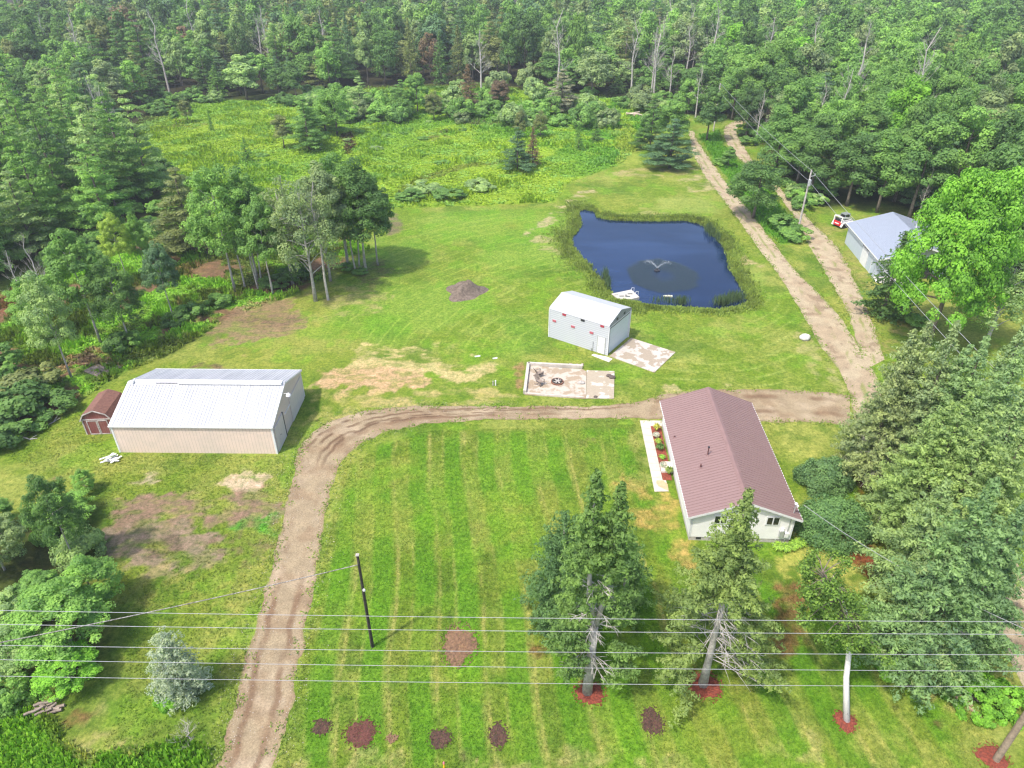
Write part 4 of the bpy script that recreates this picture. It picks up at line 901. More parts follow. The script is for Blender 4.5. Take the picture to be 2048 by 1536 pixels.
def logs(px, py, n, L, r0, label, group, seed, mat=M_WOOD, spread=.8, cat='log', name='log'):
    rr_ = random.Random(seed)
    for i in range(n):
        mb = MB(); l_ = L*rr_.uniform(.6, 1.1); k = 5; pts = [(l_*(j/(k-1)-.5), .05*rr_.uniform(-1, 1), 0) for j in range(k)]
        mb.tube(pts, [r0*rr_.uniform(.8, 1.1)]*k, 7); o = mb.build(name, mat); q = P(px, py)
        o.location = (q[0]+rr_.uniform(-spread, spread), q[1]+rr_.uniform(-spread, spread)*.6, r0*(1+.5*i)); o.rotation_euler = (0, rr_.uniform(-.12, .12), rr_.uniform(-.5, .7))
        tag(o, label, cat, group)
logs(1262, 232, 8, 3.2, .16, 'peeled log in the pile at the far end of the mown path', 'logs piled at the end of the path', 3, simple('peeled_log', (.46, .38, .30), .8), 1.2)
logs(98, 1420, 9, 1.4, .09, 'grey broken log in the brush heap at the lower left', 'logs in the brush heap', 4, M_WOOD, .6)
for a, b, lb in (((1881, 1368), (1968, 1440), 'longer weathered timber lying beside the undergrowth at lower right'), ((1890, 1368), (1945, 1412), 'shorter weathered timber tucked against the longer one')):
    A = P(*a, .07); B = P(*b, .07); mb = MB(); mb.bar((0, 0, 0), (B[0]-A[0], B[1]-A[1], 0), .12, .1); o = mb.build('timber', simple('timber', (.34, .25, .17), .85)); o.location = A; tag(o, lb, 'timber')
for pts, lb in (((P(120,825), P(108,845), P(88,855)), 'curved fallen branch on the grass left of the red shed'), ((P(48,876), P(60,880), P(75,878)), 'short bent fallen branch near the left edge of the grass')):
    A = Vector(pts[0]); mb = MB(); mb.tube([Vector(p)-A+Vector((0, 0, .08)) for p in pts], [.07, .05, .03], 6); mb.tube([Vector(pts[1])-A+Vector((0, 0, .08)), Vector(pts[1])-A+Vector((.4, .5, .2))], [.04, .02], 5)
    o = mb.build('fallen_branch', M_DEAD); o.location = A; tag(o, lb, 'branch')
q = P(890, 1552); r = empty('marker_post', q, 0, 'thin yellow marker post with a pink cap at the bottom edge of the lawn', 'post')
mb = MB(); mb.tube([(0, 0, 0), (0, 0, 1.25)], .055, 10); mb.build('post', simple('yellow_plastic', (.70, .45, .02), .5), r)
mb = MB(); mb.tube([(0, 0, 1.25), (0, 0, 1.36), (0, 0, 1.42)], [.06, .06, .03], 10); mb.build('cap', simple('pink_plastic', (.62, .16, .20), .5), r)
# ---- skid steer
q = P(1684, 452); sk = empty('skid_steer', q, math.radians(28), 'white and red compact track loader parked at the corner of the grey garage', 'loader')
M_SKW = simple('loader_white', (.72, .71, .69), .45, .05, 3); M_SKR = simple('loader_red', (.52, .02, .025), .45, .1, 3); M_TRK = simple('rubber_track', (.025, .024, .023), .9, .3, 8)
for s_ in (-1, 1):
    mb = MB(); n_ = 10; pr = []
    for k in range(n_+1): a = math.pi/2+math.pi*k/n_; pr.append((-.75+.36*math.cos(a), .38+.36*math.sin(a)))
    for k in range(n_+1): a = -math.pi/2+math.pi*k/n_; pr.append((.85+.30*math.cos(a), .33+.30*math.sin(a)))
    vs = [(p[0], s_*.62, p[1]) for p in pr]+[(p[0], s_*1.0, p[1]) for p in pr]; m2 = len(pr)
    mb.add(vs, [tuple(range(m2)), tuple(range(2*m2-1, m2-1, -1))]+[(i, m2+i, m2+(i+1) % m2, (i+1) % m2) for i in range(m2)]); mb.build('track', M_TRK, sk)
    mb = MB(); mb.box((0, s_*.80, .86), (2.2, .40, .16)); mb.bar((-1.15, s_*.80, .80), (-1.35, s_*.80, .3), .40, .1); mb.build('fender', M_SKW, sk)
    mb = MB(); mb.bar((-1.25, s_*.72, 1.75), (.7, s_*.72, 1.35), .14, .2); mb.bar((.7, s_*.72, 1.35), (1.75, s_*.72, .4), .14, .2); mb.bar((-1.3, s_*.72, .95), (-1.25, s_*.72, 1.82), .16, .22); mb.build('lift_arm', M_SKW, sk)
mb = MB(); mb.box((0, 0, .7), (2.3, 1.2, .75)); mb.build('body', M_SKW, sk, bevel=.04)
mb = MB(); mb.box((-1.28, 0, .72), (.26, 1.36, .72)); mb.build('tailgate', M_SKR, sk, bevel=.04)
mb = MB(); mb.box((-1.42, 0, .72), (.02, .8, .16)); mb.build('tailgate_stripe', M_WHITE, sk)
mb = MB(); mb.box((-1.20, 0, 1.28), (.30, 1.05, .42)); mb.build('engine_grille', M_DARK, sk)
mb = MB(); mb.box((-1.27, 0, 1.80), (.14, 1.5, .14)); mb.build('rear_crossbar', M_SKW, sk)
mb = MB(); mb.box((.15, 0, 2.02), (1.15, .98, .10)); 
for sx in (-1, 1):
    for s_ in (-1, 1): mb.bar((.15+sx*.50, s_*.44, 1.0), (.15+sx*.50, s_*.44, 2.0), .09, .09)
mb.build('cab', simple('cab_grey', (.20, .22, .22), .5), sk, bevel=.02)
mb = MB(); mb.box((.15, 0, 1.5), (.94, .84, .9)); mb.build('cab_glass', M_GLASS, sk)
mb = MB(); mb.box((1.95, 0, .3), (.5, 1.75, .5)); mb.build('bucket', M_DARK, sk)
# ---- pond things
q = P(1252, 591, WZ); ra = empty('swim_raft', (q[0], q[1], WZ), math.radians(-4), 'white swim raft with dark hatches and a ladder at the near pond bank', 'raft')
A = [Vector(P(a, b, WZ+.35))-Vector((q[0], q[1], WZ+.35)) for a, b in Q3([(1290,245),(1650,170),(1800,305),(1480,380)])]
R_ = Matrix.Rotation(math.radians(4), 3, 'Z'); A = [R_ @ v for v in A]
mb = MB(); mb.poly([(v.x, v.y) for v in A][::-1], -.05, .35); mb.build('deck', simple('raft_deck', (.46, .43, .38), .7), ra, bevel=.04)
for (a, b) in ((.27, .5), (.50, .68), (.74, .45), (.5, .32), (.12, .25)):
    c_ = A[0].lerp(A[1], a).lerp(A[3].lerp(A[2], a), b); mb = MB()
    if a == .5 and b == .32: continue
    mb.box((c_.x, c_.y, .357), (.62, .30, .016), .1) if a != .12 else mb.box((c_.x, c_.y, .357), (.5, .16, .016), .1)
    mb.build('hatch', simple('hatch', (.10, .105, .10), .7), ra)
c_ = (A[0]+A[1]+A[2]+A[3])/4; mb = MB(); mb.tube([(c_.x, c_.y, .352), (c_.x, c_.y, .37)], .16, 12); mb.build('round_hatch', simple('hatch_r', (.10, .105, .10), .7), ra)
e_ = A[1].lerp(A[2], .35)
mb = MB()
for s_ in (0, .5):
    p = A[1].lerp(A[2], .15+s_); mb.tube([(p.x-.2, p.y, .35), (p.x-.1, p.y, .75), (p.x+.18, p.y, .75), (p.x+.2, p.y, -.2)], .03, 6)
mb.build('ladder', M_WHITE, ra)
q = P(1336, 593, WZ); mb = MB(); mb.box((-.3, 0, .06), (.6, .3, .12), .2); mb.box((.3, -.04, .07), (.5, .34, .14), -.1); mb.box((0, .12, .05), (.25, .2, .14)); o = mb.build('float', simple('pale_float', (.6, .58, .45), .7)); o.location = (q[0], q[1], WZ); tag(o, 'small pale float drifting on the pond right of the raft', 'float')
q = P(1314, 541, WZ); fo = empty('pond_fountain', (q[0], q[1], WZ), 0, 'floating fountain spraying a V of white water in the pond', 'fountain')
mb = MB(); mb.tube([(0, 0, -.05), (0, 0, .10), (0, 0, .16)], [.42, .42, .25], 16); mb.tube([(0, 0, .15), (0, 0, .35)], .08, 8); mb.build('float', M_DARK, fo)
m_, nt_, b_s = new_mat('spray'); b_s.inputs['Base Color'].default_value = (.85, .9, .95, 1); b_s.inputs['Roughness'].default_value = .4
tb = N(nt_, 'ShaderNodeBsdfTransparent'); mx = N(nt_, 'ShaderNodeMixShader'); mx.inputs[0].default_value = .12
nt_.links.new(tb.outputs[0], mx.inputs[1]); nt_.links.new(b_s.outputs[0], mx.inputs[2]); nt_.links.new(mx.outputs[0], nt_.nodes['Material Output'].inputs[0])
n_ = 3600; az = RNG.uniform(0, 2*math.pi, n_); side_ = RNG.random(n_) < .9
az = np.where(side_, np.where(RNG.random(n_) < .6, math.pi-.35, .1)+RNG.normal(0, .22, n_), az)
tt = RNG.random(n_)**1.7; v0 = 4.6*(1+RNG.normal(0, .04, n_)); hx = v0*.52*tt*1.05; hz = .35+v0*.82*tt*1.05-.5*9.8*(tt*1.05*.62)**2
hz = np.clip(.35+2.4*tt-1.7*tt*tt+RNG.normal(0, .04, n_), .02, 9); hx = 1.9*tt
c3 = np.stack([hx*np.cos(az)+RNG.normal(0, .03, n_)*(1+tt*4), hx*np.sin(az)+RNG.normal(0, .03, n_)*(1+tt*4), hz], 1)
def rand_quads(C, s, asp=1.0, nrm=None, jit=.7, tangent=None):
    n = len(C); r = RNG.normal(size=(n, 3)); r /= np.linalg.norm(r, axis=1, keepdims=True)
    nn = r if nrm is None else nrm+r*jit
    nn = nn/np.maximum(np.linalg.norm(nn, axis=1, keepdims=True), 1e-6)
    t = RNG.normal(size=(n, 3)) if tangent is None else tangent+RNG.normal(size=(n, 3))*.25
    t = t-nn*np.sum(t*nn, 1, keepdims=True); t /= np.maximum(np.linalg.norm(t, axis=1, keepdims=True), 1e-6)
    b = np.cross(nn, t); s = np.asarray(s).reshape(-1, 1) if hasattr(s, '__len__') else s
    a = t*s*.5; c = b*s*.5*asp
    return np.stack([C-a, C-c*1.0+a*.05, C+a, C+c*1.0+a*.05], 1).reshape(-1, 3)
me_ = np_mesh('water_spray', rand_quads(c3, RNG.uniform(.025, .07, n_)), 4, [m_]); obj('water_spray', me_, fo)
# ================================================================== vegetation
def unit(v): return v/np.maximum(np.linalg.norm(v, axis=-1, keepdims=True), 1e-6)
def crown_broad(seed, Ht, R, cb, nleaf, leaf, M=75, flat=.75, lump=.30, top=1.0, conic=0.0, hole=.0):
    'broadleaf crown: leaves gathered on lumpy clusters'
    rg = np.random.default_rng(seed); d = unit(rg.normal(size=(M*3, 3))); d = d[d[:, 2] > -.55][:M]; M = len(d)
    rr = rg.uniform(.45, 1.0, M)**.6; zc = Ht*(cb+1)/2; az_ = Ht*(1-cb)/2
    C = np.stack([d[:, 0]*R*rr, d[:, 1]*R*rr, zc+d[:, 2]*az_*rr], 1)
    if conic:
        t = np.clip((C[:, 2]-Ht*cb)/(Ht*(1-cb)), 0, 1); C[:, :2] *= (1-conic*t)[:, None]
    C[:, :2] += rg.normal(size=(M, 2))*R*.08
    rc = R*rg.uniform(.16, .36, M)*(1 if not conic else .85)*(lump if lump > .5 else 1)
    k = rg.choice(M, nleaf, p=(rc**2)/np.sum(rc**2)); dd = unit(rg.normal(size=(nleaf, 3))+np.array([0, 0, .35]))
    q = rg.uniform(.72, 1.12, nleaf)[:, None]; pos = C[k]+dd*rc[k][:, None]*q*np.array([1, 1, flat])
    out = unit(pos-np.array([0, 0, zc*.85])); nrm = unit(dd*1.0+out*.35+np.array([0, 0, .25]))
    cv = rg.uniform(0, 1, M); var = np.clip(cv[k]*.55+rg.uniform(0, .45, nleaf), 0, 1)
    return pos, nrm, leaf*rg.uniform(.6, 1.3, nleaf), var, C
def crown_pine(seed, Ht, R, cb, nleaf, leaf):
    rg = np.random.default_rng(seed); C = []; rc = []
    nw = 13
    for i in range(nw):
        t = i/(nw-1); z = Ht*(cb+(1-cb)*t); rr = R*(1-t)**.75*rg.uniform(.75, 1.1)+.25
        nb = max(3, int(7-3*t))
        for j in range(nb):
            a = rg.uniform(0, 6.28); L_ = rr*rg.uniform(.7, 1.15)
            for s in np.linspace(.35, 1, max(2, int(L_/1.0)+1)):
                C.append((math.cos(a)*L_*s+rg.normal()*.15, math.sin(a)*L_*s+rg.normal()*.15, z+.25*s*L_*.35+rg.normal()*.1)); rc.append(.5+.55*s*L_/R)
    C = np.array(C); rc = np.array(rc); M = len(C)
    k = rg.choice(M, nleaf, p=rc**2/np.sum(rc**2)); dd = unit(rg.normal(size=(nleaf, 3))+np.array([0, 0, .3]))
    pos = C[k]+dd*rc[k][:, None]*rg.uniform(.5, 1.1, nleaf)[:, None]*np.array([1.1, 1.1, .42])
    nrm = unit(dd*.8+np.array([0, 0, .55])); cv = rg.uniform(0, 1, M)
    return pos, nrm, leaf*rg.uniform(.6, 1.4, nleaf), np.clip(cv[k]*.5+rg.uniform(0, .5, nleaf), 0, 1), C
def crown_spruce(seed, Ht, R, z0, dens, leaf, pw=.85, droop=.22, irr=.25, gap=0.0, step=.42, tops=((0, 0, 1.0),), asp=.5, zopen=0.0, ogap=.5, blob=.30):
    'spruce: whorls of drooping boughs, each clothed in rounded sprays of needles'
    rg = np.random.default_rng(seed); C = []; rc = []; D = []; bv = []; Br = []
    for (ox, oy, hs_) in tops:
        z = Ht*hs_-.12
        while z > z0:
            t = (Ht*hs_-z)/(Ht*hs_-z0); rad_ = R*(t**pw)*(1 if t < .82 else 1-.35*(t-.82)/.18)+.10; nb = 6+int(5*t)
            w_ = min(1, (z/(Ht*.7))); sx = ox*w_; sy = oy*w_
            for j in range(nb):
                if rg.random() < gap*(.3+t): continue
                op = z < zopen; a = rg.uniform(0, 6.283)
                if op and (rg.random() < ogap or (math.sin(a) < -.1 and abs(math.cos(a)) < .62)): continue
                L_ = rad_*rg.uniform(1-irr, 1+irr*.6); zz = z+rg.uniform(-step/2, step/2)
                lift = .55*(1-t)**2-droop*(.4+t); bs = rg.uniform(0, .45); n = max(1, int(L_/(blob*.95)))
                ca, sa = math.cos(a), math.sin(a)
                for k in range(n):
                    s = (k+1)/n if n > 1 else .7
                    if s < (.5 if op else (.0 if t < .5 else .28)): continue
                    half = (.12+.42*(1.05-s))*min(1.25, L_*.5)
                    for m in range(1+int(half/(blob*.75))*2 if L_ > .8 else 1):
                        lat = rg.uniform(-half, half); rr = blob*rg.uniform(.55, 1.1)*(.7+.3*min(1, L_))
                        h_ = zz+lift*L_*s+.16*L_*max(0, s-.6)**1.5*2-abs(lat)*.28-rg.random()*.12
                        C.append((sx+ca*L_*s-sa*lat, sy+sa*L_*s+ca*lat, h_)); rc.append(rr); D.append((ca, sa)); bv.append(bs+rg.uniform(0, .3)+.15*s)
                Br.append((sx, sy, zz, a, L_*.8, lift))
            z -= step*(.75+.5*t)
        for q in np.arange(0, min(7, Ht*.4), .14):
            w_ = min(1, ((Ht*hs_-q)/(Ht*.7))); a = rg.uniform(0, 6.28); C.append((ox*w_+.1*q**.5*math.cos(a), oy*w_+.1*q**.5*math.sin(a), Ht*hs_+.15-q)); rc.append(min(.42, .10+.12*q)); D.append((0, 0)); bv.append(rg.uniform(.2, .6))
    C = np.array(C); rc = np.array(rc); D = np.array(D); bv = np.array(bv); nb = max(3, int(dens)); k = np.repeat(np.arange(len(C)), nb)
    dd = unit(rg.normal(size=(len(k), 3))+np.array([0, 0, .45])+np.concatenate([D[k]*.35, np.zeros((len(k), 1))], 1))
    pos = C[k]+dd*rc[k][:, None]*rg.uniform(.55, 1.15, len(k))[:, None]*np.array([1, 1, .7]); nrm = unit(dd+np.array([0, 0, .25]))
    var = np.clip(bv[k]+rg.uniform(-.08, .28, len(k)), 0, 1)
    return pos, nrm, leaf*rg.uniform(.6, 1.35, len(pos)), var, Br
def crown_mesh(name, data, mat, asp=.75, jit=.42):
    pos, nrm, s, var = data[:4]
    return np_mesh(name, rand_quads(pos, s, asp, nrm, jit), 4, [mat], var)
def trunk_mesh(name, mat, Ht, r, targets=None, seed=0, nl=9, top=.8, wob=.15, base=.35):
    rg = random.Random(seed); mb = MB(); k = 7; pts = []
    for i in range(k):
        t = i/(k-1); pts.append((wob*rg.uniform(-1, 1)*t, wob*rg.uniform(-1, 1)*t, Ht*top*t))
    mb.tube(pts, [r*(1.25 if i == 0 else 1)*(1-.78*i/(k-1)) for i in range(k)], 8)
    if targets is not None:
        T = list(targets); rg.shuffle(T)
        for c in T[:nl]:
            zb = max(Ht*base*.8, min(float(c[2])-1.0, Ht*top*.9)); i = zb/(Ht*top); j = min(k-2, int(i*(k-1))); f = i*(k-1)-j
            b = [pts[j][q]*(1-f)+pts[j+1][q]*f for q in range(3)]; m = [(b[q]+float(c[q]))/2+(.25 if q == 2 else 0) for q in range(3)]
            mb.tube([b, m, tuple(float(x) for x in c)], [r*.38*(1-.5*i), r*.24*(1-.4*i), r*.07], 5, False)
    me = bpy.data.meshes.new(name); me.from_pydata([tuple(v) for v in mb.v], [], mb.f); me.materials.append(mat)
    me.polygons.foreach_set('use_smooth', [True]*len(me.polygons)); me.update(); return me
def dead_mesh(name, mat, Ht, r, seed, spread=.5, n1=16, fine=5, cb=.3, up=.8):
    rg = random.Random(seed); mb = MB(); tr = MB()
    pts = [(rg.uniform(-.1, .1)*i, rg.uniform(-.1, .1)*i, Ht*i/6) for i in range(7)]
    tr.tube(pts, [r*(1.1-.15*i) for i in range(7)], 7)
    def br(b, d, L, rr_, lev):
        p = Vector(b); d = Vector(d).normalized(); out = [p.copy()]
        for _ in range(3):
            d = (d+Vector((rg.uniform(-.3, .3), rg.uniform(-.3, .3), rg.uniform(-.12, .28)))).normalized(); p = p+d*L/3; out.append(p.copy())
        mb.tube(out, [rr_, rr_*.7, rr_*.45, rr_*.2], 4, False)
        if lev:
            for _ in range(fine):
                q = out[rg.choice((1, 2, 3))]; br(q, d+Vector((rg.uniform(-.9, .9), rg.uniform(-.9, .9), rg.uniform(-.2, .7))), L*.5, rr_*.5, lev-1)
    for i in range(n1):
        t = cb+(1-cb)*rg.random(); a = rg.uniform(0, 6.28); j = min(5, int(t*6)); f = t*6-j
        b = [pts[j][q]*(1-f)+pts[j+1][q]*f for q in range(3)]
        br(b, (math.cos(a), math.sin(a), up*(.3+t)), Ht*spread*(1.15-t)*.6, r*.32*(1.2-t), 2)
    ms = []
    for q, nm in ((tr, '_trunk'), (mb, '_branches')):
        me = bpy.data.meshes.new(name+nm); me.from_pydata([tuple(v) for v in q.v], [], q.f); me.materials.append(mat); me.update(); ms.append(me)
    return ms
# colours of foliage (albedo)
PAL = {'dark green': (.038, .076, .028), 'deep green': (.050, .100, .034), 'mid green': (.070, .138, .042), 'fresh green': (.086, .165, .046), 'bright green': (.085, .190, .028), 'yellow green': (.140, .205, .046),
       'grey green': (.098, .140, .076), 'pale green': (.125, .190, .088), 'bluish green': (.055, .105, .062), 'brownish green': (.088, .112, .050), 'reddish brown': (.088, .068, .052), 'silvery': (.30, .38, .37)}
KF = 2.25
def C4(n, k=1.0): k *= KF if n != 'silvery' else 1.1; c = PAL[n] if isinstance(n, str) else n; return (c[0]*k*1.03, c[1]*k, c[2]*k*.88, 1)
FTR = random.Random(21)
def plant(name, loc, rz, sx, sz, crown, trunk, colr, label, cat='tree', group=None, tname='trunk', cname='crown', lean=None):
    r = empty(name, loc, rz, label, cat, group); r.scale = (sx, sx, sz)
    if lean: r.rotation_euler = (lean[0], lean[1], rz)
    if trunk is not None: obj(tname, trunk, r)
    if crown is not None:
        c = obj(cname, crown, r); c.color = colr
    return r
# prototypes, height 15 m / radius 4.4 m unless told otherwise
B_N = []; B_F = []; TR_ = []
for i, (cb, con, M_) in enumerate(((.06, .25, 80), (.12, .55, 60), (.05, .10, 105), (.14, .65, 50), (.08, .35, 85), (.05, .2, 60))):
    dt = crown_broad(100+i, 15, 4.4, cb, 12000, .36, M_, .75, conic=con); B_N.append(crown_mesh('broadleaf_crown', dt, M_LEAF))
    TR_.append(trunk_mesh('broadleaf_trunk', M_BARK, 15, .26, dt[4], i, 9, .78))
    dt = crown_broad(100+i, 15, 4.4, cb, 4200, .56, M_, .75, conic=con); B_F.append(crown_mesh('broadleaf_crown_far', dt, M_LEAF))
PN = []; PTR = []
for i in range(4):
    dt = crown_pine(200+i, 16, 4.2, .12, 15000, .42); PN.append(crown_mesh('pine_crown', dt, M_LEAF, .38, .5)); PTR.append(trunk_mesh('pine_trunk', M_BARK, 16, .24, dt[4], i, 24, .95))
SPF = []; STR = []
for i in range(3):
    dt = crown_spruce(300+i, 14, 2.9, .8, 7, .40, droop=.2, irr=.4, step=.6, blob=.5); SPF.append(crown_mesh('spruce_crown', dt, M_LEAF, .5, .5)); STR.append(trunk_mesh('spruce_trunk', M_BARK, 14, .2, None, i, 0, .97))
DEADM = [dead_mesh('dead', M_DEAD, 15, .24, 400+i, .42, 22, 4, .3) for i in range(3)]
SHB = []
for i in range(4):
    dt = crown_broad(500+i, 3.0, 1.7, .0, 3600, .26, 34, .8); SHB.append(crown_mesh('shrub_leaves', dt, M_LEAF))
# ------------------------------------------------------------------ woods: jittered planting inside the regions
KEEP = []      # feet of hand-placed trees
def ok_far(x, y, dmin):
    return all((x-a)**2+(y-b)**2 > dmin*dmin for a, b in KEEP)
def in_frame(x, y, z=14, m=80):
    for zz in (0, z):
        q = proj((x, y, zz))
        if -m < q[0] < 2048+m and -m < q[1] < 1536+m: return True
    return False
REG = [(RWOODS, 6.6, 'R'), (BWOODS, 6.9, 'B'), (LPINES, 5.8, 'L')]
cells = []
for poly, sp, zn in REG:
    X = [p[0] for p in poly]; Y = [p[1] for p in poly]
    for ix in range(int((max(X)-min(X))/sp)+1):
        for iy in range(int((min(max(Y), 395)-min(Y))/sp)+1):
            x_ = min(X)+(ix+FTR.uniform(.1, .9))*sp; y_ = min(Y)+(iy+FTR.uniform(.1, .9)+(.5 if ix % 2 else 0))*sp
            if y_ > 385: continue
            if sdist(np.array([x_]), np.array([y_]), poly)[0] < 1.0: continue
            if not in_frame(x_, y_): continue
            if any((x_-c_[0])**2+(y_-c_[1])**2 < 16 for c_ in cells[-60:]): continue
            cells.append((x_, y_, zn))
# hand-placed trees first: (top px, top py, foot row, radius, kind, colour, label)
HAND = [
 (35, 558, 680, 2.8, 'b', 'fresh green', 'leafy light green tree at the left edge above the swamp grass'),
 (120, 458, 685, 3.8, 'b', 'mid green', 'tall round green tree on a bare trunk above the brown leaf litter'),
 (205, 520, 690, 2.9, 'b', 'deep green', 'slender dark green tree beside the leaf litter, right of a taller round one'),
 (60, 546, 755, 2.7, 'b', 'pale green', 'thin pale green tree with a long grey trunk near the plank panels'),
 (302, 482, 636, 2.4, 'b', 'bluish green', 'blue green round headed young tree in the swamp grass'),
 (212, 425, 562, 2.0, 'b', 'yellow green', 'yellow green tree behind the blue green young tree'),
 (258, 425, 545, 1.7, 'b', 'fresh green', 'narrow fresh green sapling left of the brownish pine'),
 (345, 340, 505, 4.4, 'p', 'brownish green', 'dense brownish green pine left of the grove of grey trunks'),
 (412, 330, 582, 4.3, 'b', 'fresh green', 'broad fresh green tree at the left end of the grove'),
 (468, 338, 565, 4.4, 'b', 'mid green', 'green tree second from the left in the grove of pale trunks'),
 (505, 385, 592, 3.4, 'b', 'mid green', 'smaller green tree in front of the grove of pale trunks'),
 (548, 362, 568, 3.4, 'g', 'grey green', 'thin grey green tree in the grove with a single thick grey trunk'),
 (592, 365, 602, 3.9, 'g', 'grey green', 'half bare grey tree with a white trunk in front of the grove'),
 (625, 322, 562, 4.4, 'b', 'grey green', 'tall grey green tree at the back of the grove'),
 (665, 308, 535, 4.4, 'b', 'mid green', 'tall green tree at the back right of the grove'),
 (705, 320, 545, 4.7, 'b', 'deep green', 'dark green tree with a bundle of pale trunks at the right end of the grove'),
 (735, 345, 530, 3.4, 'b', 'deep green', 'dark tree at the very right end of the grove by the lawn'),
 (604, 196, 300, 4.0, 'p', 'mid green', 'green pine standing in the middle of the far meadow'),
 (558, 232, 296, 2.6, 'b', 'brownish green', 'dark bushy tree beside the pine in the far meadow'),
 (640, 180, 265, 4.4, 'p', 'fresh green', 'light green pine at the edge of the far meadow'),
 (1035, 256, 342, 2.9, 'p', 'bluish green', 'narrow dark green pine in the meadow beside a purple leaved tree'),
 (1066, 256, 332, 1.7, 's', 'reddish brown', 'narrow purple leaved tree in the meadow beside a dark pine'),
 (1159, 246, 302, 1.2, 's', 'mid green', 'small slim green tree in the meadow above the pond, left of another'),
 (1193, 240, 285, 1.3, 's', 'deep green', 'small slim dark tree in the meadow above the pond, right of another'),
 (1040, 222, 280, 1.8, 'b', 'brownish green', 'small brownish sapling behind the purple leaved tree'),
 (1082, 222, 275, 1.6, 'b', 'brownish green', 'small brown green sapling right behind the purple leaved tree'),
 (935, 130, 225, 3.2, 's', 'reddish brown', 'rusty brown conifer at the back edge of the meadow'),
 (1000, 160, 218, 3.0, 'b', 'reddish brown', 'short rusty tree right of the rusty conifer at the meadow edge'),
 (1126, 140, 226, 4.0, 'p', (.13, .14, .12), 'thin grey conifer at the back edge of the meadow'),
 (865, 180, 240, 2.4, 'b', 'brownish green', 'small brownish tree at the meadow edge left of the rusty conifer'),
 (715, 155, 228, 3.8, 'p', 'pale green', 'pale feathery pine at the back left of the meadow'),
 (662, 168, 270, 4.0, 'b', 'fresh green', 'leafy light tree beside the light green pine at the meadow edge'),
 (612, 215, 285, 3.2, 'b', 'mid green', 'bushy tree right behind the pine in the far meadow'),
 (800, 160, 232, 3.4, 'p', 'mid green', 'feathery green tree at the back of the meadow'),
 (830, 145, 228, 3.2, 'b', 'fresh green', 'light green tree at the back of the meadow, right of a feathery one'),
 (365, 195, 245, 1.6, 'b', 'brownish green', 'small brown green sapling in the upper left meadow'),
 (415, 220, 262, .7, 's', 'mid green', 'tiny slim sapling in the upper left meadow'),
 (485, 275, 325, 1.2, 'p', 'fresh green', 'small feathery light green sapling in the left meadow'),
 (345, 215, 250, 1.4, 'b', 'fresh green', 'low leafy sapling in the upper left meadow corner'),
 (1350, 240, 336, 4.6, 'p', 'bluish green', 'broad blue green pine on the mown bank beside the dirt track'),
 (1310, 195, 300, 3.2, 'p', 'deep green', 'dark pine behind the broad blue green pine'),
 (1352, 190, 290, 3.6, 'b', 'fresh green', 'light green tree behind the broad blue green pine'),
 (1428, 178, 282, 3.9, 'b', 'deep green', 'dark tall tree in the wedge where the two tracks part'),
 (1530, 312, 436, 4.2, 'b', 'deep green', 'bushy dark tree standing between the two dirt tracks'),
 (1462, 295, 335, 1.7, 'b', 'mid green', 'small leafy tree in the strip between the two tracks'),
 (1985, 328, 690, 5.6, 'b', 'bright green', 'huge bright green maple filling the right edge beside the grey garage'),
 (2040, 520, 700, 4.2, 'g', 'pale green', 'pale green drooping tree at the right edge in front of the maple'),
 (1815, 466, 632, 3.5, 's', 'dark green', 'dark green spruce in front of the grey garage'),
 (1600, 160, 330, 5.0, 'b', 'mid green', 'large green oak behind the bend of the side track'),
 (1575, 215, 345, 4.6, 'b', 'mid green', 'round green tree above the side track'),
 (1655, 235, 392, 4.8, 'b', 'deep green', 'large dark oak at the wood edge above the utility pole'),
 (1730, 270, 412, 4.8, 'b', 'deep green', 'large dark oak behind the loader'),
 (1800, 262, 425, 4.6, 'b', 'mid green', 'large oak behind the grey garage roof'),
 (1510, 165, 275, 3.6, 'b', 'dark green', 'dark tree on the outer side of the track bend'),
 (1880, 235, 440, 5.0, 'b', 'mid green', 'large oak behind the bright maple'),
 (1480, 135, 240, 3.4, 'b', 'mid green', 'green tree at the top of the track bend'),
 (70, 950, 1130, 1.8, 'b', 'deep green', 'dark small tree at the left edge below the barn'),
]
SPC = {'b': 'broadleaf_tree', 'g': 'thin_tree', 'p': 'pine_tree', 's': 'spruce_tree'}
THIN = []
for i in range(2):
    dt = crown_broad(150+i, 15, 4.2, .08, 9500, .27, 110, .8, conic=.15, lump=.8); THIN.append((crown_mesh('thin_crown', dt, M_LEAF), trunk_mesh('thin_trunk', M_BARKG, 15, .24, dt[4], 50+i, 38, .92, base=.3)))
B_FINE = []
for i in range(3):
    dt = crown_broad(160+i, 15, 4.4, (.18, .14, .22)[i], 19000, .25, (150, 120, 110)[i], .75, lump=.7, conic=(.2, .55, .45)[i]); B_FINE.append((crown_mesh('leafy_crown', dt, M_LEAF), trunk_mesh('leafy_trunk', M_BARKG, 15, .17, dt[4], 60+i, 12, .8)))
dt = crown_broad(170, 15, 6.0, .0, 48000, .27, 260, .7, conic=.2, lump=.62); MAPLE = (crown_mesh('maple_crown', dt, M_LEAF), trunk_mesh('maple_trunk', M_BARK, 15, .35, dt[4], 70, 16, .7))
hi = 0
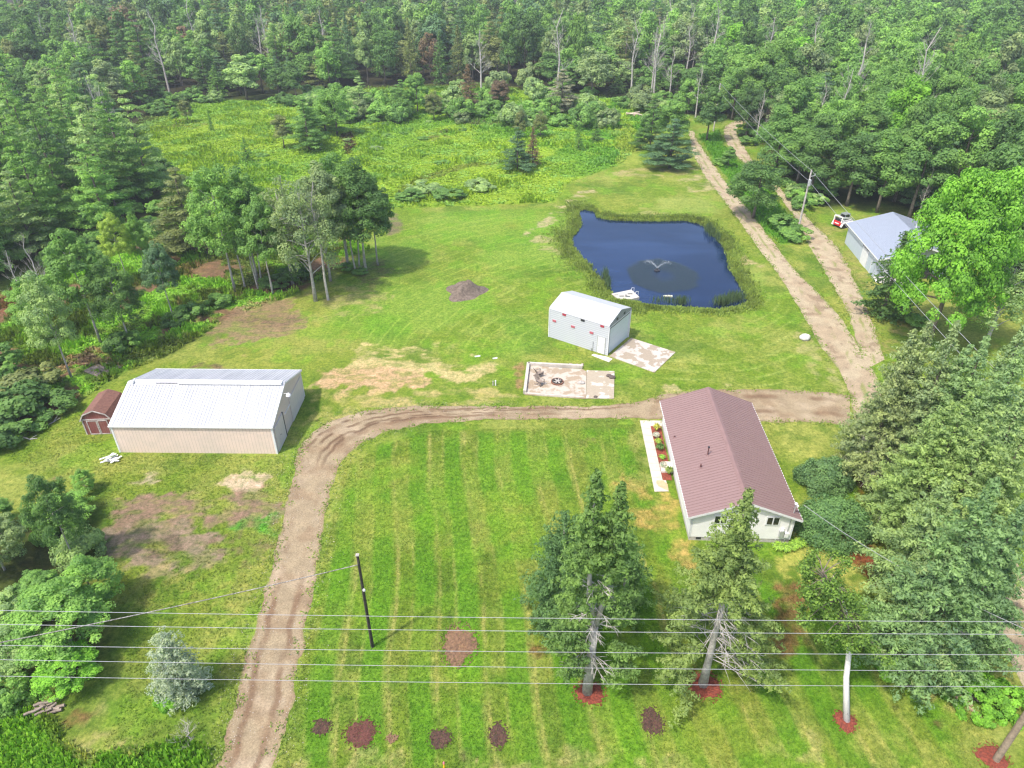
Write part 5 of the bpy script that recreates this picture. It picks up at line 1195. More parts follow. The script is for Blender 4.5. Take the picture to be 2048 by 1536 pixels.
for tx, ty, by, R_, kd, cn, lb in HAND:
    b, h = tree_at(tx, ty, by); KEEP.append((b[0], b[1])); rz = FTR.uniform(0, 6.28); hi += 1
    near = by > 440; cc = C4(cn)
    if 'maple' in lb and 'huge' in lb: cr, tk, r0, h0 = MAPLE[0], MAPLE[1], 6.0, 15
    elif kd == 'b' and near: cr, tk = B_FINE[hi % 3]; r0, h0 = 4.4, 15
    elif kd == 'b': cr, tk, r0, h0 = B_N[hi % 6], TR_[hi % 6], 4.4, 15
    elif kd == 'g': cr, tk = THIN[hi % 2]; r0, h0 = 4.2, 15
    elif kd == 'p': cr, tk, r0, h0 = PN[hi % 4], PTR[hi % 4], 4.2, 16
    else: cr, tk, r0, h0 = SPF[hi % 3], STR[hi % 3], 2.9, 14
    plant(SPC[kd] if kd != 'b' else 'broadleaf_tree', (b[0], b[1], 0), rz, R_/r0, h/h0, cr, tk, cc, lb)
# extra pale stems of the grove
for i, (px, py, tx, ty) in enumerate(((490, 575, 470, 430), (516, 577, 505, 430), (524, 570, 515, 440), (650, 562, 652, 430), (697, 530, 700, 420), (711, 543, 716, 420), (719, 536, 724, 420), (728, 526, 733, 430))):
    b = P(px, py); mb = MB(); tp = P(tx, ty, 7.5); mb.tube([(0, 0, 0), ((px % 3-1)*.2, 0, 3.5), ((px % 5-2)*.25, .2, 8.2)], [.13, .10, .06], 7); o = mb.build('bare_stem', M_BARKG); o.location = b
    tag(o, 'pale leafless lower stem in the bundles of the grove', 'tree stem', 'pale stems in the grove')
# white-trunked half dead tree branches and snags
SNAG = [(497, 5, 60, .9), (1120, 20, 215, .8), (960, 60, 190, 1.0), (1440, 5, 120, .9), (1385, 0, 100, .9), (1472, 45, 150, .9), (1350, 95, 200, .8), (1405, 130, 235, .8), (10, 500, 640, .8), (40, 470, 620, .7), (195, 170, 330, .9), (170, 150, 300, .8), (1870, 330, 445, .7), (1655, 160, 300, .7), (1530, 180, 290, .7), (75, 30, 150, .7), (620, 365, 600, .6), (560, 350, 566, .5), (1790, 120, 260, .7), (1640, 30, 190, .7), (1330, 30, 150, .8), (1300, 5, 120, .8), (1500, 60, 165, .8)]+[(random.Random(i).uniform(1240, 1560), random.Random(i+50).uniform(-5, 90), random.Random(i+90).uniform(125, 200), .8) for i in range(16)]+[(random.Random(i+7).uniform(20, 1100), random.Random(i+57).uniform(-5, 60), random.Random(i+97).uniform(130, 185), .8) for i in range(8)]+[(random.Random(i+3).uniform(1600, 2040), random.Random(i+53).uniform(40, 200), random.Random(i+93).uniform(260, 330), .7) for i in range(6)]
SP_ = ['in the wood at the upper left', 'left of the left meadow top', 'among the grove and the wood above it', 'in the wood above the middle meadow', 'in the wood above the pond', 'in the wood above the side track', 'in the wood above the grey garage']
for i, (tx, ty, by, w_) in enumerate(SNAG):
    b, h = tree_at(tx, ty, by); r = empty('dead_tree', (b[0], b[1], 0), i*1.3, f'bare grey snag {SP_[min(6, max(0, int(tx/300)))]}{" farther back" if by < 210 else ""}', 'dead tree', 'bare grey snags in the woods'); r.scale = (w_*h/15*1.1, w_*h/15*1.1, h/15)
    ms = DEADM[i % 3]; obj('trunk', ms[0], r); obj('branches', ms[1], r); KEEP.append((b[0], b[1]))
cells = [c for c in cells if ok_far(c[0], c[1], 3.6)]
cells.sort(key=lambda c: c[0]**2+c[1]**2)
ZN = {'R': 'in the dense woods right of the tracks', 'B': 'in the woods beyond the far meadow', 'L': 'in the pine stand left of the meadow'}
PLC = {'R': ['above the side track', 'above the utility pole', 'above the loader', 'above the grey garage', 'above the bright maple', 'at the right edge'],
       'B': ['at the left edge', 'behind the pines', 'above the left meadow', 'above the meadow pine', 'above the grove', 'above the middle meadow', 'above the rusty conifer', 'above the pond', 'above the log pile', 'above the track bend', 'at the right end'],
       'L': ['at the left edge', 'between left edge and meadow', 'beside the left meadow']}
PX0 = {'R': 1450, 'B': 0, 'L': 0}; PXW = {'R': 100, 'B': 145, 'L': 110}
cnt = {'b': 0, 'p': 0, 's': 0}; STUFF = []
for (x_, y_, zn) in cells:
    nz_ = float(fbm(np.array([x_]), np.array([y_]), 26, 91)[0]); u = FTR.random()
    if zn == 'L': kd = 'p' if y_ < 190 and u < .85 else ('b' if u < .7 else 'p')
    elif zn == 'B': kd = 'b' if u < .74 else ('p' if u < .92 else 's')
    else: kd = 'b' if u < .93 else 'p'
    if kd == 'p' and zn == 'L': cn = FTR.choice(['mid green', 'fresh green', 'mid green', 'pale green', 'bluish green'])
    elif kd != 'b': cn = FTR.choice(['bluish green', 'deep green', 'brownish green', 'mid green'])
    elif zn == 'B' and x_ < 10: cn = FTR.choice(['dark green', 'deep green', 'deep green', 'mid green', 'mid green', 'fresh green', 'grey green', 'brownish green', 'reddish brown' if u < .35 else 'pale green', 'bluish green'])
    elif zn == 'B': cn = FTR.choice(['mid green', 'fresh green', 'grey green', 'mid green', 'deep green', 'fresh green', 'pale green'])
    else: cn = FTR.choice(['mid green', 'mid green', 'deep green', 'fresh green', 'fresh green', 'grey green'] + (['bright green'] if u < .3 else []) + (['deep green']*4 if nz_ < .45 else ['fresh green']*2))
    h = FTR.uniform(10.5, 19.5); w_ = FTR.uniform(3.0, 5.6)
    if zn == 'B' and y_ < 226: h *= FTR.uniform(.4, .85)
    if zn == 'L': h = FTR.uniform(12, 18); w_ = FTR.uniform(3.4, 5.2)
    if kd == 's': w_ = FTR.uniform(2.6, 3.4)
    if cnt[kd] >= 298: STUFF.append((x_, y_, kd, cn, h, w_)); continue
    cnt[kd] += 1; dist = math.hypot(x_, y_); size = 'tall' if h > 15.5 else ('low' if h < 11 else 'mid sized')
    i = FTR.randrange(6); rz = FTR.uniform(0, 6.28); cc = C4(cn, FTR.uniform(.85, 1.18))
    word = {'b': 'broadleaf tree', 'p': 'pine', 's': 'spruce'}[kd]
    dz = 'in front' if dist < 175 else ('halfway back' if dist < 225 else 'far back')
    pxx = proj((x_, y_, h*.7))[0]; shp = 'broad' if w_ > 4.4 else 'narrow'
    plc = PLC[zn][max(0, min(len(PLC[zn])-1, int((pxx-PX0[zn])/PXW[zn])))]
    lb = f'{size} {shp} {cn} {word} {dz} {plc}'; gp = f'{size} {shp} {cn} {word}s {dz} {plc}'
    if kd == 'b': cr, tk, r0, h0 = (B_N if dist < 190 else B_F)[i], TR_[i], 4.4, 15
    elif kd == 'p': cr, tk, r0, h0 = PN[i % 4], PTR[i % 4], 4.2, 16
    else: cr, tk, r0, h0 = SPF[i % 3], STR[i % 3], 2.9, 14
    plant(SPC[kd], (x_, y_, 0), rz, w_/r0, h/h0, cr, tk, cc, lb, 'tree', gp)
# the rest of the far wood, one mass
far_proto = [crown_broad(800+i, 15, 4.4, .15, 1500, .85, 50, .75, conic=.3) for i in range(6)]
far_s = [crown_spruce(820+i, 14, 2.9, 1.0, 4, .8, droop=.2, step=1.0, blob=.8) for i in range(2)]
PV = []; PN_ = []; PS = []; PVar = []; PC = []
for (x_, y_, kd, cn, h, w_) in STUFF:
    dt = far_proto[FTR.randrange(6)] if kd != 's' else far_s[FTR.randrange(2)]
    r0, h0 = (4.4, 15) if kd != 's' else (2.9, 14); a = FTR.uniform(0, 6.28); ca, sa = math.cos(a), math.sin(a)
    p = dt[0].copy(); n = dt[1]; X = (p[:, 0]*ca-p[:, 1]*sa)*w_/r0+x_; Y = (p[:, 0]*sa+p[:, 1]*ca)*w_/r0+y_
    PV.append(np.stack([X, Y, p[:, 2]*h/h0], 1)); PN_.append(np.stack([n[:, 0]*ca-n[:, 1]*sa, n[:, 0]*sa+n[:, 1]*ca, n[:, 2]], 1)); PS.append(dt[2]); PVar.append(dt[3])
    PC.append(np.tile(np.array(C4(cn, FTR.uniform(.85, 1.18))[:3]), (len(p), 1)))
print('forest cells', len(cells), cnt, 'stuff', len(STUFF))
if STUFF:
    me = np_mesh('far_woodland', rand_quads(np.concatenate(PV), np.concatenate(PS), .75, np.concatenate(PN_), .55), 4, [M_LEAFT], np.concatenate(PVar), np.concatenate(PC))
    tag(obj('far_woodland', me), 'distant mixed wood merging into one mass at the top of the picture', 'woodland', kind='stuff')
# ------------------------------------------------------------------ spruces near the house
def spruce(tx, ty, by, R_, z0, colr, label, seed, dens=14, leaf=.20, pw=.8, droop=.26, irr=.3, gap=0, tops=((0, 0, 1.0),), tr=.22, bark=None, twigs=0, twz=(.1, .6), step=.42, zopen=0.0, ogap=.5, blob=.30):
    b, h = tree_at(tx, ty, by); KEEP.append((b[0], b[1]))
    dt = crown_spruce(seed, h, R_, z0, dens, leaf, pw, droop, irr, gap, step, tops, .5, zopen, ogap, blob)
    r = empty('spruce_tree', (b[0], b[1], 0), 0, label, 'tree')
    c = obj('crown', crown_mesh('spruce_crown', dt, M_LEAF, .42, .5), r); c.color = colr
    if len(tops) == 1: obj('trunk', trunk_mesh('spruce_trunk', bark or M_BARKG, h, tr, None, seed, 0, .93, .05), r)
    else:
        mb = MB(); mb.tube([(0, 0, 0), (.03, 0, h*.2), (.05, 0, h*.36)], [tr*1.25, tr, tr*.9], 9)
        for ox, oy, hs_ in tops: mb.tube([(.05, 0, h*.34), (ox*.71, oy*.71, h*.5), (ox, oy, h*.7), (ox, oy, h*hs_-.9)], [tr*.7, tr*.55, tr*.35, .03], 8)
        mb.build('trunk', bark or M_BARKG, r, True)
    if twigs:
        rg = random.Random(seed); mb = MB()
        for _ in range(twigs):
            t = rg.uniform(*twz); a = rg.uniform(0, 6.28); L = rg.uniform(.7, 1.0)*R_*.75*(1.1-t); p = Vector((0, 0, h*t)); d = Vector((math.cos(a), math.sin(a), rg.uniform(-.15, .15))); out = [p]
            for k in range(4): d = (d+Vector((rg.uniform(-.2, .2), rg.uniform(-.2, .2), -.10+.06*k))).normalized(); p = p+d*L/4; out.append(p.copy())
            mb.tube(out, [.030, .024, .018, .012, .005], 5, False)
            for k in (1, 2, 3):
                for _2 in range(2):
                    q = out[k]; e = (d+Vector((rg.uniform(-1, 1), rg.uniform(-1, 1), rg.uniform(-.5, .2)))).normalized(); mb.tube([q, q+e*L*.2, q+e*L*.38+Vector((0, 0, -.08))], [.018, .012, .004], 4, False)
        mb.build('bare_branches', M_DEAD, r)
    return r, b, h
spruce(1216, 945, 1385, 3.0, 3.2, C4((.062, .112, .038)), 'tall twin topped spruce with a bare grey lower trunk standing on the front lawn', 901, 20, .22, .95, .24, .3, .08, ((-.55, 0, 1.0), (.75, .1, .95)), .27, None, 40, (.18, .60), .42, 11.2, .55)
spruce(1497, 985, 1370, 5.0, 2.6, C4((.088, .130, .050)), 'shaggy spruce with a leaning grey trunk in front of the house gable', 902, 20, .22, 1.1, .34, .38, .10, ((0, 0, 1.0),), .26, None, 40, (.16, .55), .42, 9.0, .22)
spruce(1130, 1030, 1240, 3.0, .5, C4((.045, .090, .042)), 'dense dark green spruce just behind and left of the twin topped one', 903, 13, .20, .6, .2, .25)
spruce(1262, 1075, 1225, 2.3, .8, C4((.055, .105, .042)), 'dense dark spruce just behind and right of the twin topped one', 904, 13, .20, .7, .2, .25)
BIG = [
 (2050, 655, 975, 4.0, (.098, .145, .082), 'far right back spruce of the big clump, level with the tallest ones', .8),
 (2062, 770, 1090, 4.0, (.098, .148, .078), 'spruce of the big clump cut by the right picture edge, second from back', .8),
 (1993, 962, 1345, 4.4, (.076, .128, .066), 'blue green spruce nearest the camera in the big clump on the right', .8),
 (2052, 1010, 1300, 3.6, (.070, .120, .065), 'spruce at the right edge of the picture in the big clump', .8),
 (1862, 646, 940, 3.8, (.105, .140, .078), 'tallest back left spruce of the big clump, grey green with cones', .8),
 (1916, 646, 965, 3.6, (.105, .145, .085), 'back spruce of the big clump just right of the tallest one', .8),
 (1975, 676, 985, 3.8, (.095, .150, .080), 'back spruce of the big clump third from its left', .8),
 (2045, 700, 1030, 4.4, (.10, .155, .080), 'back right spruce of the big clump at the picture edge', .8),
 (1802, 735, 960, 3.8, (.105, .135, .075), 'left end spruce of the big clump spreading over the driveway', .75),
 (1868, 840, 1060, 3.8, (.105, .150, .065), 'spruce of the big clump above the two dark round shrubs', .75),
 (1940, 790, 1090, 4.0, (.100, .150, .065), 'spruce in the middle of the big clump', .8),
 (2000, 815, 1130, 3.9, (.105, .155, .070), 'spruce in the middle right of the big clump', .8),
 (2055, 860, 1180, 4.2, (.10, .145, .065), 'spruce of the big clump at the right edge, behind the nearest ones', .8),
 (1895, 965, 1200, 3.8, (.100, .148, .075), 'spruce of the big clump right of the red mulch strip', .8),
 (1935, 1060, 1330, 3.6, (.098, .140, .078), 'lower spruce at the near left corner of the big clump', .85),
]
for i, (tx, ty, by, R_, cc, lb, pw_) in enumerate(BIG):
    spruce(tx, ty, by, R_, 1.6, C4((cc[0]*.96, cc[1]*.98, cc[2]*1.0), 1.12), lb, 920+i, 17, .24, 1.05, .30, .34, .06, ((0, 0, 1.0), (.9 if i % 2 else -.7, .5, .93)) if i in (4, 10, 6) else ((0, 0, 1.0),), .24, M_BARK, 24 if i in (8, 14, 9) else 8, (.08, .45), .46, blob=.36)
# small blue spruce on the left lawn
b, h = tree_at(322, 1270, 1390)
dt = crown_spruce(950, h, 1.75, .3, 14, .14, .55, .12, .2, 0, .24, blob=.24); r = empty('blue_spruce', (b[0], b[1], 0), 0, 'small silvery blue spruce standing alone on the grass left of the driveway', 'tree')
c = obj('crown', crown_mesh('blue_spruce_crown', dt, M_LEAF, .55, .6), r); c.color = C4('silvery'); obj('trunk', trunk_mesh('blue_spruce_trunk', M_BARK, h, .1, None, 5, 0, .95, .03), r)
# birch: bends away to the left
b0 = P(1693, 1442); b1 = P(1702, 1268, 5.0); b2 = P(1648, 1150, 9.6); bz = Vector(b0)
r = empty('birch_tree', b0, 0, 'slender white barked birch bending left on the front lawn', 'tree')
tp = [Vector((0, 0, 0)), (Vector(b1)-bz)*.5+Vector((-.15, 0, 0)), Vector(b1)-bz, (Vector(b1)-bz)*.5+(Vector(b2)-bz)*.5+Vector((.2, 0, .4)), Vector(b2)-bz]
mb = MB(); mb.tube(tp[:4], [.21, .17, .14, .06], 9); mb.build('trunk', M_BIRCH, r, True); mb = MB(); mb.tube(tp[3:], [.06, .02], 6)
rg = np.random.default_rng(77); Cl = []; 
for i in range(60):
    t = rg.uniform(.42, 1.03); p = tp[2].lerp(tp[4], (t-.4)/.6) if t > .45 else tp[2]; a = rg.uniform(0, 6.28); L_ = rg.uniform(.6, 3.1)*(1.25-t*.75)
    q = Vector((p.x+math.cos(a)*L_, p.y+math.sin(a)*L_, p.z+rg.uniform(-1.2, .9))); Cl.append(q); mb.tube([p, p.lerp(q, .5)+Vector((0, 0, .2)), q], [.04, .025, .008], 5, False)
mb.build('branches', M_BARK, r, True)
Cl = np.array([tuple(c) for c in Cl]); n_ = 13000; k = rg.integers(0, len(Cl), n_); dd = unit(rg.normal(size=(n_, 3)))
pos = Cl[k]+dd*rg.uniform(.10, .62, n_)[:, None]*np.array([.9, .9, .7])-np.array([0, 0, 1])*rg.random(n_)[:, None]*.35
me = np_mesh('birch_crown', rand_quads(pos, rg.uniform(.09, .19, n_), .75, unit(dd+np.array([0, 0, .4])), .7), 4, [M_LEAF], rg.random(n_)); c = obj('crown', me, r); c.color = C4((.068, .122, .030))
# two dark round shrubs by the house and other shrubs
def mound(px, py, Rx, Ry, Hh, n, leaf, colr, name, label, cat='shrub', group=None, seed=1, z=0, M_=60):
    rg = np.random.default_rng(seed); q = P(px, py); d = unit(rg.normal(size=(M_*2, 3))); d[:, 2] = np.abs(d[:, 2]); d = d[:M_]
    C = d*np.array([Rx*.86, Ry*.86, Hh*.86])*rg.uniform(.8, 1, len(d))[:, None]; rc = rg.uniform(.16, .30, len(d))*min(Rx, Hh)
    k = rg.choice(len(d), n, p=rc**2/np.sum(rc**2)); dd = unit(rg.normal(size=(n, 3))+d[k]*.8); pos = C[k]+dd*rc[k][:, None]*rg.uniform(.7, 1.1, n)[:, None]; pos[:, 2] = np.maximum(pos[:, 2], .02)
    cv = rg.uniform(0, 1, len(d)); me = np_mesh(name+'_leaves', rand_quads(pos, leaf*rg.uniform(.6, 1.3, n), .75, unit(dd+d[k]*.4), .6), 4, [M_LEAF], np.clip(cv[k]*.5+rg.random(n)*.5, 0, 1))
    r = empty(name, (q[0], q[1], z), 0, label, cat, group); c = obj('foliage', me, r); c.color = colr
    mb = MB()
    for j in range(5): a = j*1.26; mb.tube([(0, 0, 0), (math.cos(a)*Rx*.35, math.sin(a)*Ry*.35, Hh*.5)], [.05, .02], 5)
    mb.build('stems', M_BARK, r); return r
mound(1645, 968, 2.3, 2.1, 2.6, 17000, .15, C4((.066, .122, .060)), 'round_shrub', 'dark green round shrub beside the house, the farther of the two', seed=31, M_=110)
mound(1662, 1066, 3.0, 2.5, 3.1, 26000, .15, C4((.066, .128, .058)), 'round_shrub', 'larger dark green round shrub beside the house, the nearer of the two', seed=32, M_=150)
SHR = [
 (130, 1045, 2.3, 2.6, 'fresh green', 'leafy light green bush at the top of the left thicket'), (175, 985, 1.0, 2.6, 'fresh green', 'thin upright sapling at the top of the left thicket'),
 (165, 1110, 2.0, 2.2, 'pale green', 'pale grey green bush in the left thicket'), (150, 1300, 2.9, 5.6, 'fresh green', 'large feathery green bush in the middle of the left thicket'), (200, 1215, 2.2, 4.8, 'fresh green', 'feathery green bush on the lawn side of the left thicket'), (95, 1220, 1.8, 3.6, 'mid green', 'dark bush behind the large feathery one'),
 (150, 1370, 1.8, 3.0, 'bright green', 'bright green leafy bush at the bottom of the left thicket'), (45, 1330, 2.2, 3.6, 'pale green', 'green bush at the lower left picture edge'), (20, 1260, 2.0, 3.4, 'pale green', 'pale bush at the left picture edge, upper of two'), (10, 1140, 2.2, 5.0, 'grey green', 'tall grey green bush at the left picture edge below the barn'), (0, 1060, 1.8, 3.4, 'mid green', 'dark bush at the left picture edge'),
 (95, 1075, 1.2, 1.6, 'mid green', 'small round bush beside the left thicket'), (25, 1400, 1.6, 2.0, 'fresh green', 'low bush at the bottom left corner of the thicket'),
 (30, 830, 3.2, 3.6, 'deep green', 'dark dense bush at the left edge beyond the barn'), (70, 790, 2.8, 3.2, 'brownish green', 'twiggy brown green bush beside the dark dense bush'), (105, 820, 2.2, 2.0, 'deep green', 'low dark bush at the edge of the mown grass'), (-10, 770, 3.0, 4.0, 'mid green', 'green bush at the left picture edge beyond the barn'), (0, 880, 2.6, 2.6, 'deep green', 'dark low bush at the left picture edge level with the barn'), (60, 850, 2.0, 1.6, 'mid green', 'low green bush in front of the dark dense one'),
 (240, 700, 1.6, 1.9, 'deep green', 'low dark bush beside the leaf litter'), (260, 690, 1.3, 1.5, 'fresh green', 'low light bush beside the mown edge'), (385, 635, 1.7, 1.8, 'mid green', 'round bush at the mown edge in front of the swamp'), (350, 650, 1.4, 1.4, 'deep green', 'small dark bush at the mown edge'), (440, 610, 1.5, 1.5, 'mid green', 'small bush at the mown edge below the grove'), (590, 560, 2.0, 2.0, 'deep green', 'dark bush among the grove stems'), (690, 540, 1.2, 1.0, 'mid green', 'low bush at the foot of the grove'), (720, 548, 1.0, .9, 'mid green', 'low bush at the right foot of the grove'), (550, 575, 1.8, 1.6, 'deep green', 'dark bush at the foot of the grey trunk'),
 (345, 1398, 1.0, .9, 'bright green', 'low bright green weeds under the blue spruce'),
 (850, 385, 3.0, 1.9, 'pale green', 'pale rounded bush in the meadow near its mown edge'), (900, 395, 2.6, 1.6, 'mid green', 'green bush in the hedge at the near meadow edge'), (960, 378, 2.6, 1.5, 'pale green', 'pale bush in the near meadow, right of another'), (820, 400, 2.2, 1.6, 'mid green', 'dark green clump at the left of the near meadow edge'),
 (1590, 478, 2.2, 1.8, 'fresh green', 'leafy weeds around the foot of the utility pole'), (1568, 460, 2.4, 2.2, 'mid green', 'green bush left of the utility pole foot'), (1500, 372, 1.8, 1.6, 'pale green', 'pale twiggy bush beside the side track'), (1440, 330, 1.5, 1.3, 'fresh green', 'small bush in the strip between the tracks'),
 (1790, 1325, 1.9, 1.3, 'bright green', 'bright undergrowth at the near left foot of the spruces'), (1850, 1345, 1.8, 1.2, 'fresh green', 'undergrowth at the foot of the nearest spruce'), (1950, 1400, 2.2, 1.2, 'bright green', 'bright undergrowth beside the timbers'), (2010, 1410, 1.8, 1.1, 'bright green', 'bright undergrowth at the right edge beside the timbers'), (1590, 640, .1, .1, 'mid green', ''),
 (1835, 650, 1.6, 1.4, 'fresh green', 'light bush beside the dark spruce near the grey garage'),
]
BR_ = {'deep green': 'deep green'}
for i, (px, py, R_, h_, cn, lb) in enumerate(SHR):
    if not lb: continue
    q = P(px, py); near = py > 960
    if near and h_ > 2.4: plant('shrub', (q[0], q[1], -.3), i*1.7, R_/4.2, h_/14.2, B_FINE[i % 3][0], B_FINE[i % 3][1], C4(cn, 1.1), lb, 'shrub', cname='foliage', tname='stems')
    elif near: mound(px, py, R_, R_, h_, int(3400*R_*h_/2.2)+1500, .17, C4(cn), 'shrub', lb, seed=600+i, M_=int(26+R_*16))
    else:
        r = empty('shrub', q, i*1.1, lb, 'shrub'); r.scale = (R_/1.7, R_/1.7, h_/3.0); c = obj('foliage', SHB[i % 4], r); c.color = C4(cn)
# thicket of low shrubs in front of the far woods
rr_ = random.Random(33); n_s = 0
for i in range(110):
    u = rr_.random(); px = rr_.uniform(640, 1500); py = 256-abs(rr_.gauss(0, 34))+(px-900)*.01 if px > 1000 else 248-abs(rr_.gauss(0, 28))
    if px > 1330 and py > 232: continue
    if 1225 < px < 1290 and py > 228: continue
    q = P(px, py)
    R_ = rr_.uniform(1.6, 3.2)*(1 if py > 200 else 1.3); h_ = R_*rr_.uniform(.7, 2.0); cn = rr_.choice(['mid green', 'fresh green', 'pale green', 'fresh green', 'mid green', 'grey green'])
    sz_ = 'large' if R_ > 2.9 else ('small' if R_ < 2.1 else 'mid sized'); pl_ = ['behind the left meadow', 'behind the small pines', 'left of the rusty conifer', 'right of the rusty conifer', 'above the purple tree', 'around the thin grey conifer', 'left of the log pile', 'right of the log pile', 'beside the track bend', 'beyond the track bend'][min(9, max(0, int((px-620)/88)))]
    r = empty('shrub', q, rr_.uniform(0, 6), f'{sz_} {cn} shrub {pl_} at the far thicket', 'shrub', f'{sz_} {cn} shrubs {pl_}'); r.scale = (R_/1.7, R_/1.7, h_/3.0); c = obj('foliage', SHB[i % 4], r); c.color = C4(cn, rr_.uniform(.9, 1.2))
EDG = [('b', [(240,278),(330,205),(600,212),(690,185)], 40, 'at the back edge of the left meadow'), ('r', [(1490,238),(1505,282),(1565,352),(1605,398),(1650,422),(1760,412)], 20, 'at the wood edge along the side track'),
       ('l', [(60,535),(200,492),(330,458),(325,390),(262,300)], 16, 'at the edge of the pine stand'), ('m', [(300,255),(420,230),(560,260),(660,300),(740,250),(880,300),(980,250),(1120,300),(1210,270)], 24, 'scattered through the far meadow')]
for kk, ln_, n_, pl_ in EDG:
    for i in range(n_):
        k = rr_.randrange(len(ln_)-1); t = rr_.random(); a, b = ln_[k], ln_[k+1]; q = P(a[0]+(b[0]-a[0])*t, a[1]+(b[1]-a[1])*t)
        j = 2.2 if kk != 'm' else 9; q = (q[0]+rr_.gauss(0, j), q[1]+rr_.gauss(0, j)+(1 if kk != 'm' else 0), 0); R_ = rr_.uniform(1.2, 2.6) if kk != 'm' else rr_.uniform(.6, 1.5); h_ = R_*(rr_.uniform(.9, 1.5) if kk != 'm' else rr_.uniform(.4, .7))
        cn = rr_.choice(['mid green', 'fresh green', 'deep green', 'pale green']) if kk != 'm' else rr_.choice(['fresh green', 'pale green', 'mid green']); sz_ = 'larger' if R_ > (1.9 if kk != 'm' else 1.0) else 'smaller'; sd2 = 'left' if proj(q)[0] < {'b': 440, 'r': 1580, 'l': 230, 'm': 700}[kk] else 'right'
        r = empty('shrub', q, rr_.uniform(0, 6), f'{sz_} {cn} bush {pl_}, {sd2} part', 'shrub', f'{sz_} {cn} bushes {pl_}, {sd2} part'); r.scale = (R_/1.7, R_/1.7, h_/3.0); c = obj('foliage', SHB[i % 4], r); c.color = C4(cn, rr_.uniform(.9, 1.2))
# dead grey bush bottom left
q = P(382, 1480); r = empty('dead_bush', q, 0, 'small leafless grey bush in the weeds at the lower left', 'bush'); ms = dead_mesh('dead_bush', M_DEAD, 1.2, .04, 77, 1.2, 26, 4, .02, 1.0); obj('trunk', ms[0], r); obj('branches', ms[1], r)
# flower bed plants
def tuft(px, py, Hh, Rr, n, colr, label, flowers=None, wd=.03, cat='plant', name='flower_plant', z=.04):
    q = P(px, py); rg = np.random.default_rng(int(px*7+py)); a = rg.uniform(0, 6.28, n); L_ = Rr*rg.uniform(.3, 1, n); hh = Hh*rg.uniform(.6, 1, n)
    ca, sa = np.cos(a), np.sin(a); b = np.stack([ca*L_*.15, sa*L_*.15, np.zeros(n)], 1); m = np.stack([ca*L_*.55, sa*L_*.55, hh], 1); t = np.stack([ca*L_, sa*L_, hh*.8], 1); sdv = np.stack([-sa, ca, np.zeros(n)], 1)*wd
    V = np.stack([b-sdv*.6, b+sdv*.6, m+sdv, m-sdv, m-sdv, m+sdv, t+sdv*.2, t-sdv*.2], 1).reshape(-1, 3)
    r = empty(name, (q[0], q[1], z), 0, label, cat); c = obj('leaves', np_mesh('tuft_leaves', V, 4, [M_LEAF], np.repeat(rg.random(n), 2)), r); c.color = colr
    if flowers:
        nf = 260; d = unit(rg.normal(size=(nf, 3))); d[:, 2] = np.abs(d[:, 2]); pos = d*np.array([Rr*.8, Rr*.8, Hh*.55])+np.array([0, 0, Hh*.5])
        f = obj('flowers', np_mesh('flowers', rand_quads(pos, rg.uniform(.07, .13, nf), .9, d, .5), 4, [M_LEAF], rg.random(nf)), r); f.color = flowers
YEL = C4((.22, .32, .05))
for px, py, Hh, Rr, n, cc, lb, fl_ in ((1312, 862, .8, .45, 150, C4((.20, .22, .06)), 'tall straw green grass clump at the far end of the flower bed', None), (1312, 875, .5, .42, 90, C4('mid green'), 'white flowering plant in the flower bed nearer the driveway', (.6, .58, .6, 1)),
    (1316, 888, .5, .5, 130, C4((.15, .22, .05)), 'yellow green hosta in the middle of the flower bed', None), (1319, 899, .55, .55, 190, C4('deep green'), 'dark green leafy clump in the middle of the flower bed', None), (1324, 918, .35, .42, 110, C4((.13, .24, .05)), 'small bright lime plant in the flower bed', None),
    (1326, 935, .5, .42, 90, C4('mid green'), 'white flowering plant in the flower bed nearer the entry steps', (.6, .58, .6, 1)), (1337, 948, .7, .5, 170, C4((.11, .16, .05)), 'spiky green grass clump beside the entry steps', None)):
    tuft(px, py, Hh, Rr, n, cc, lb, fl_, .025)
for i, (px, py) in enumerate(((1556, 1098), (1568, 1100), (1580, 1099), (1590, 1094), (1600, 1090))): tuft(px, py, .5, .6, 150, C4((.13, .22, .045)), 'bright lime daylily clump along the near right corner of the house', None, .04, 'plant', 'daylily', 0)
for o in S.collection.objects:
    if o.name.startswith('daylily'): o['group'] = 'daylilies at the house corner'
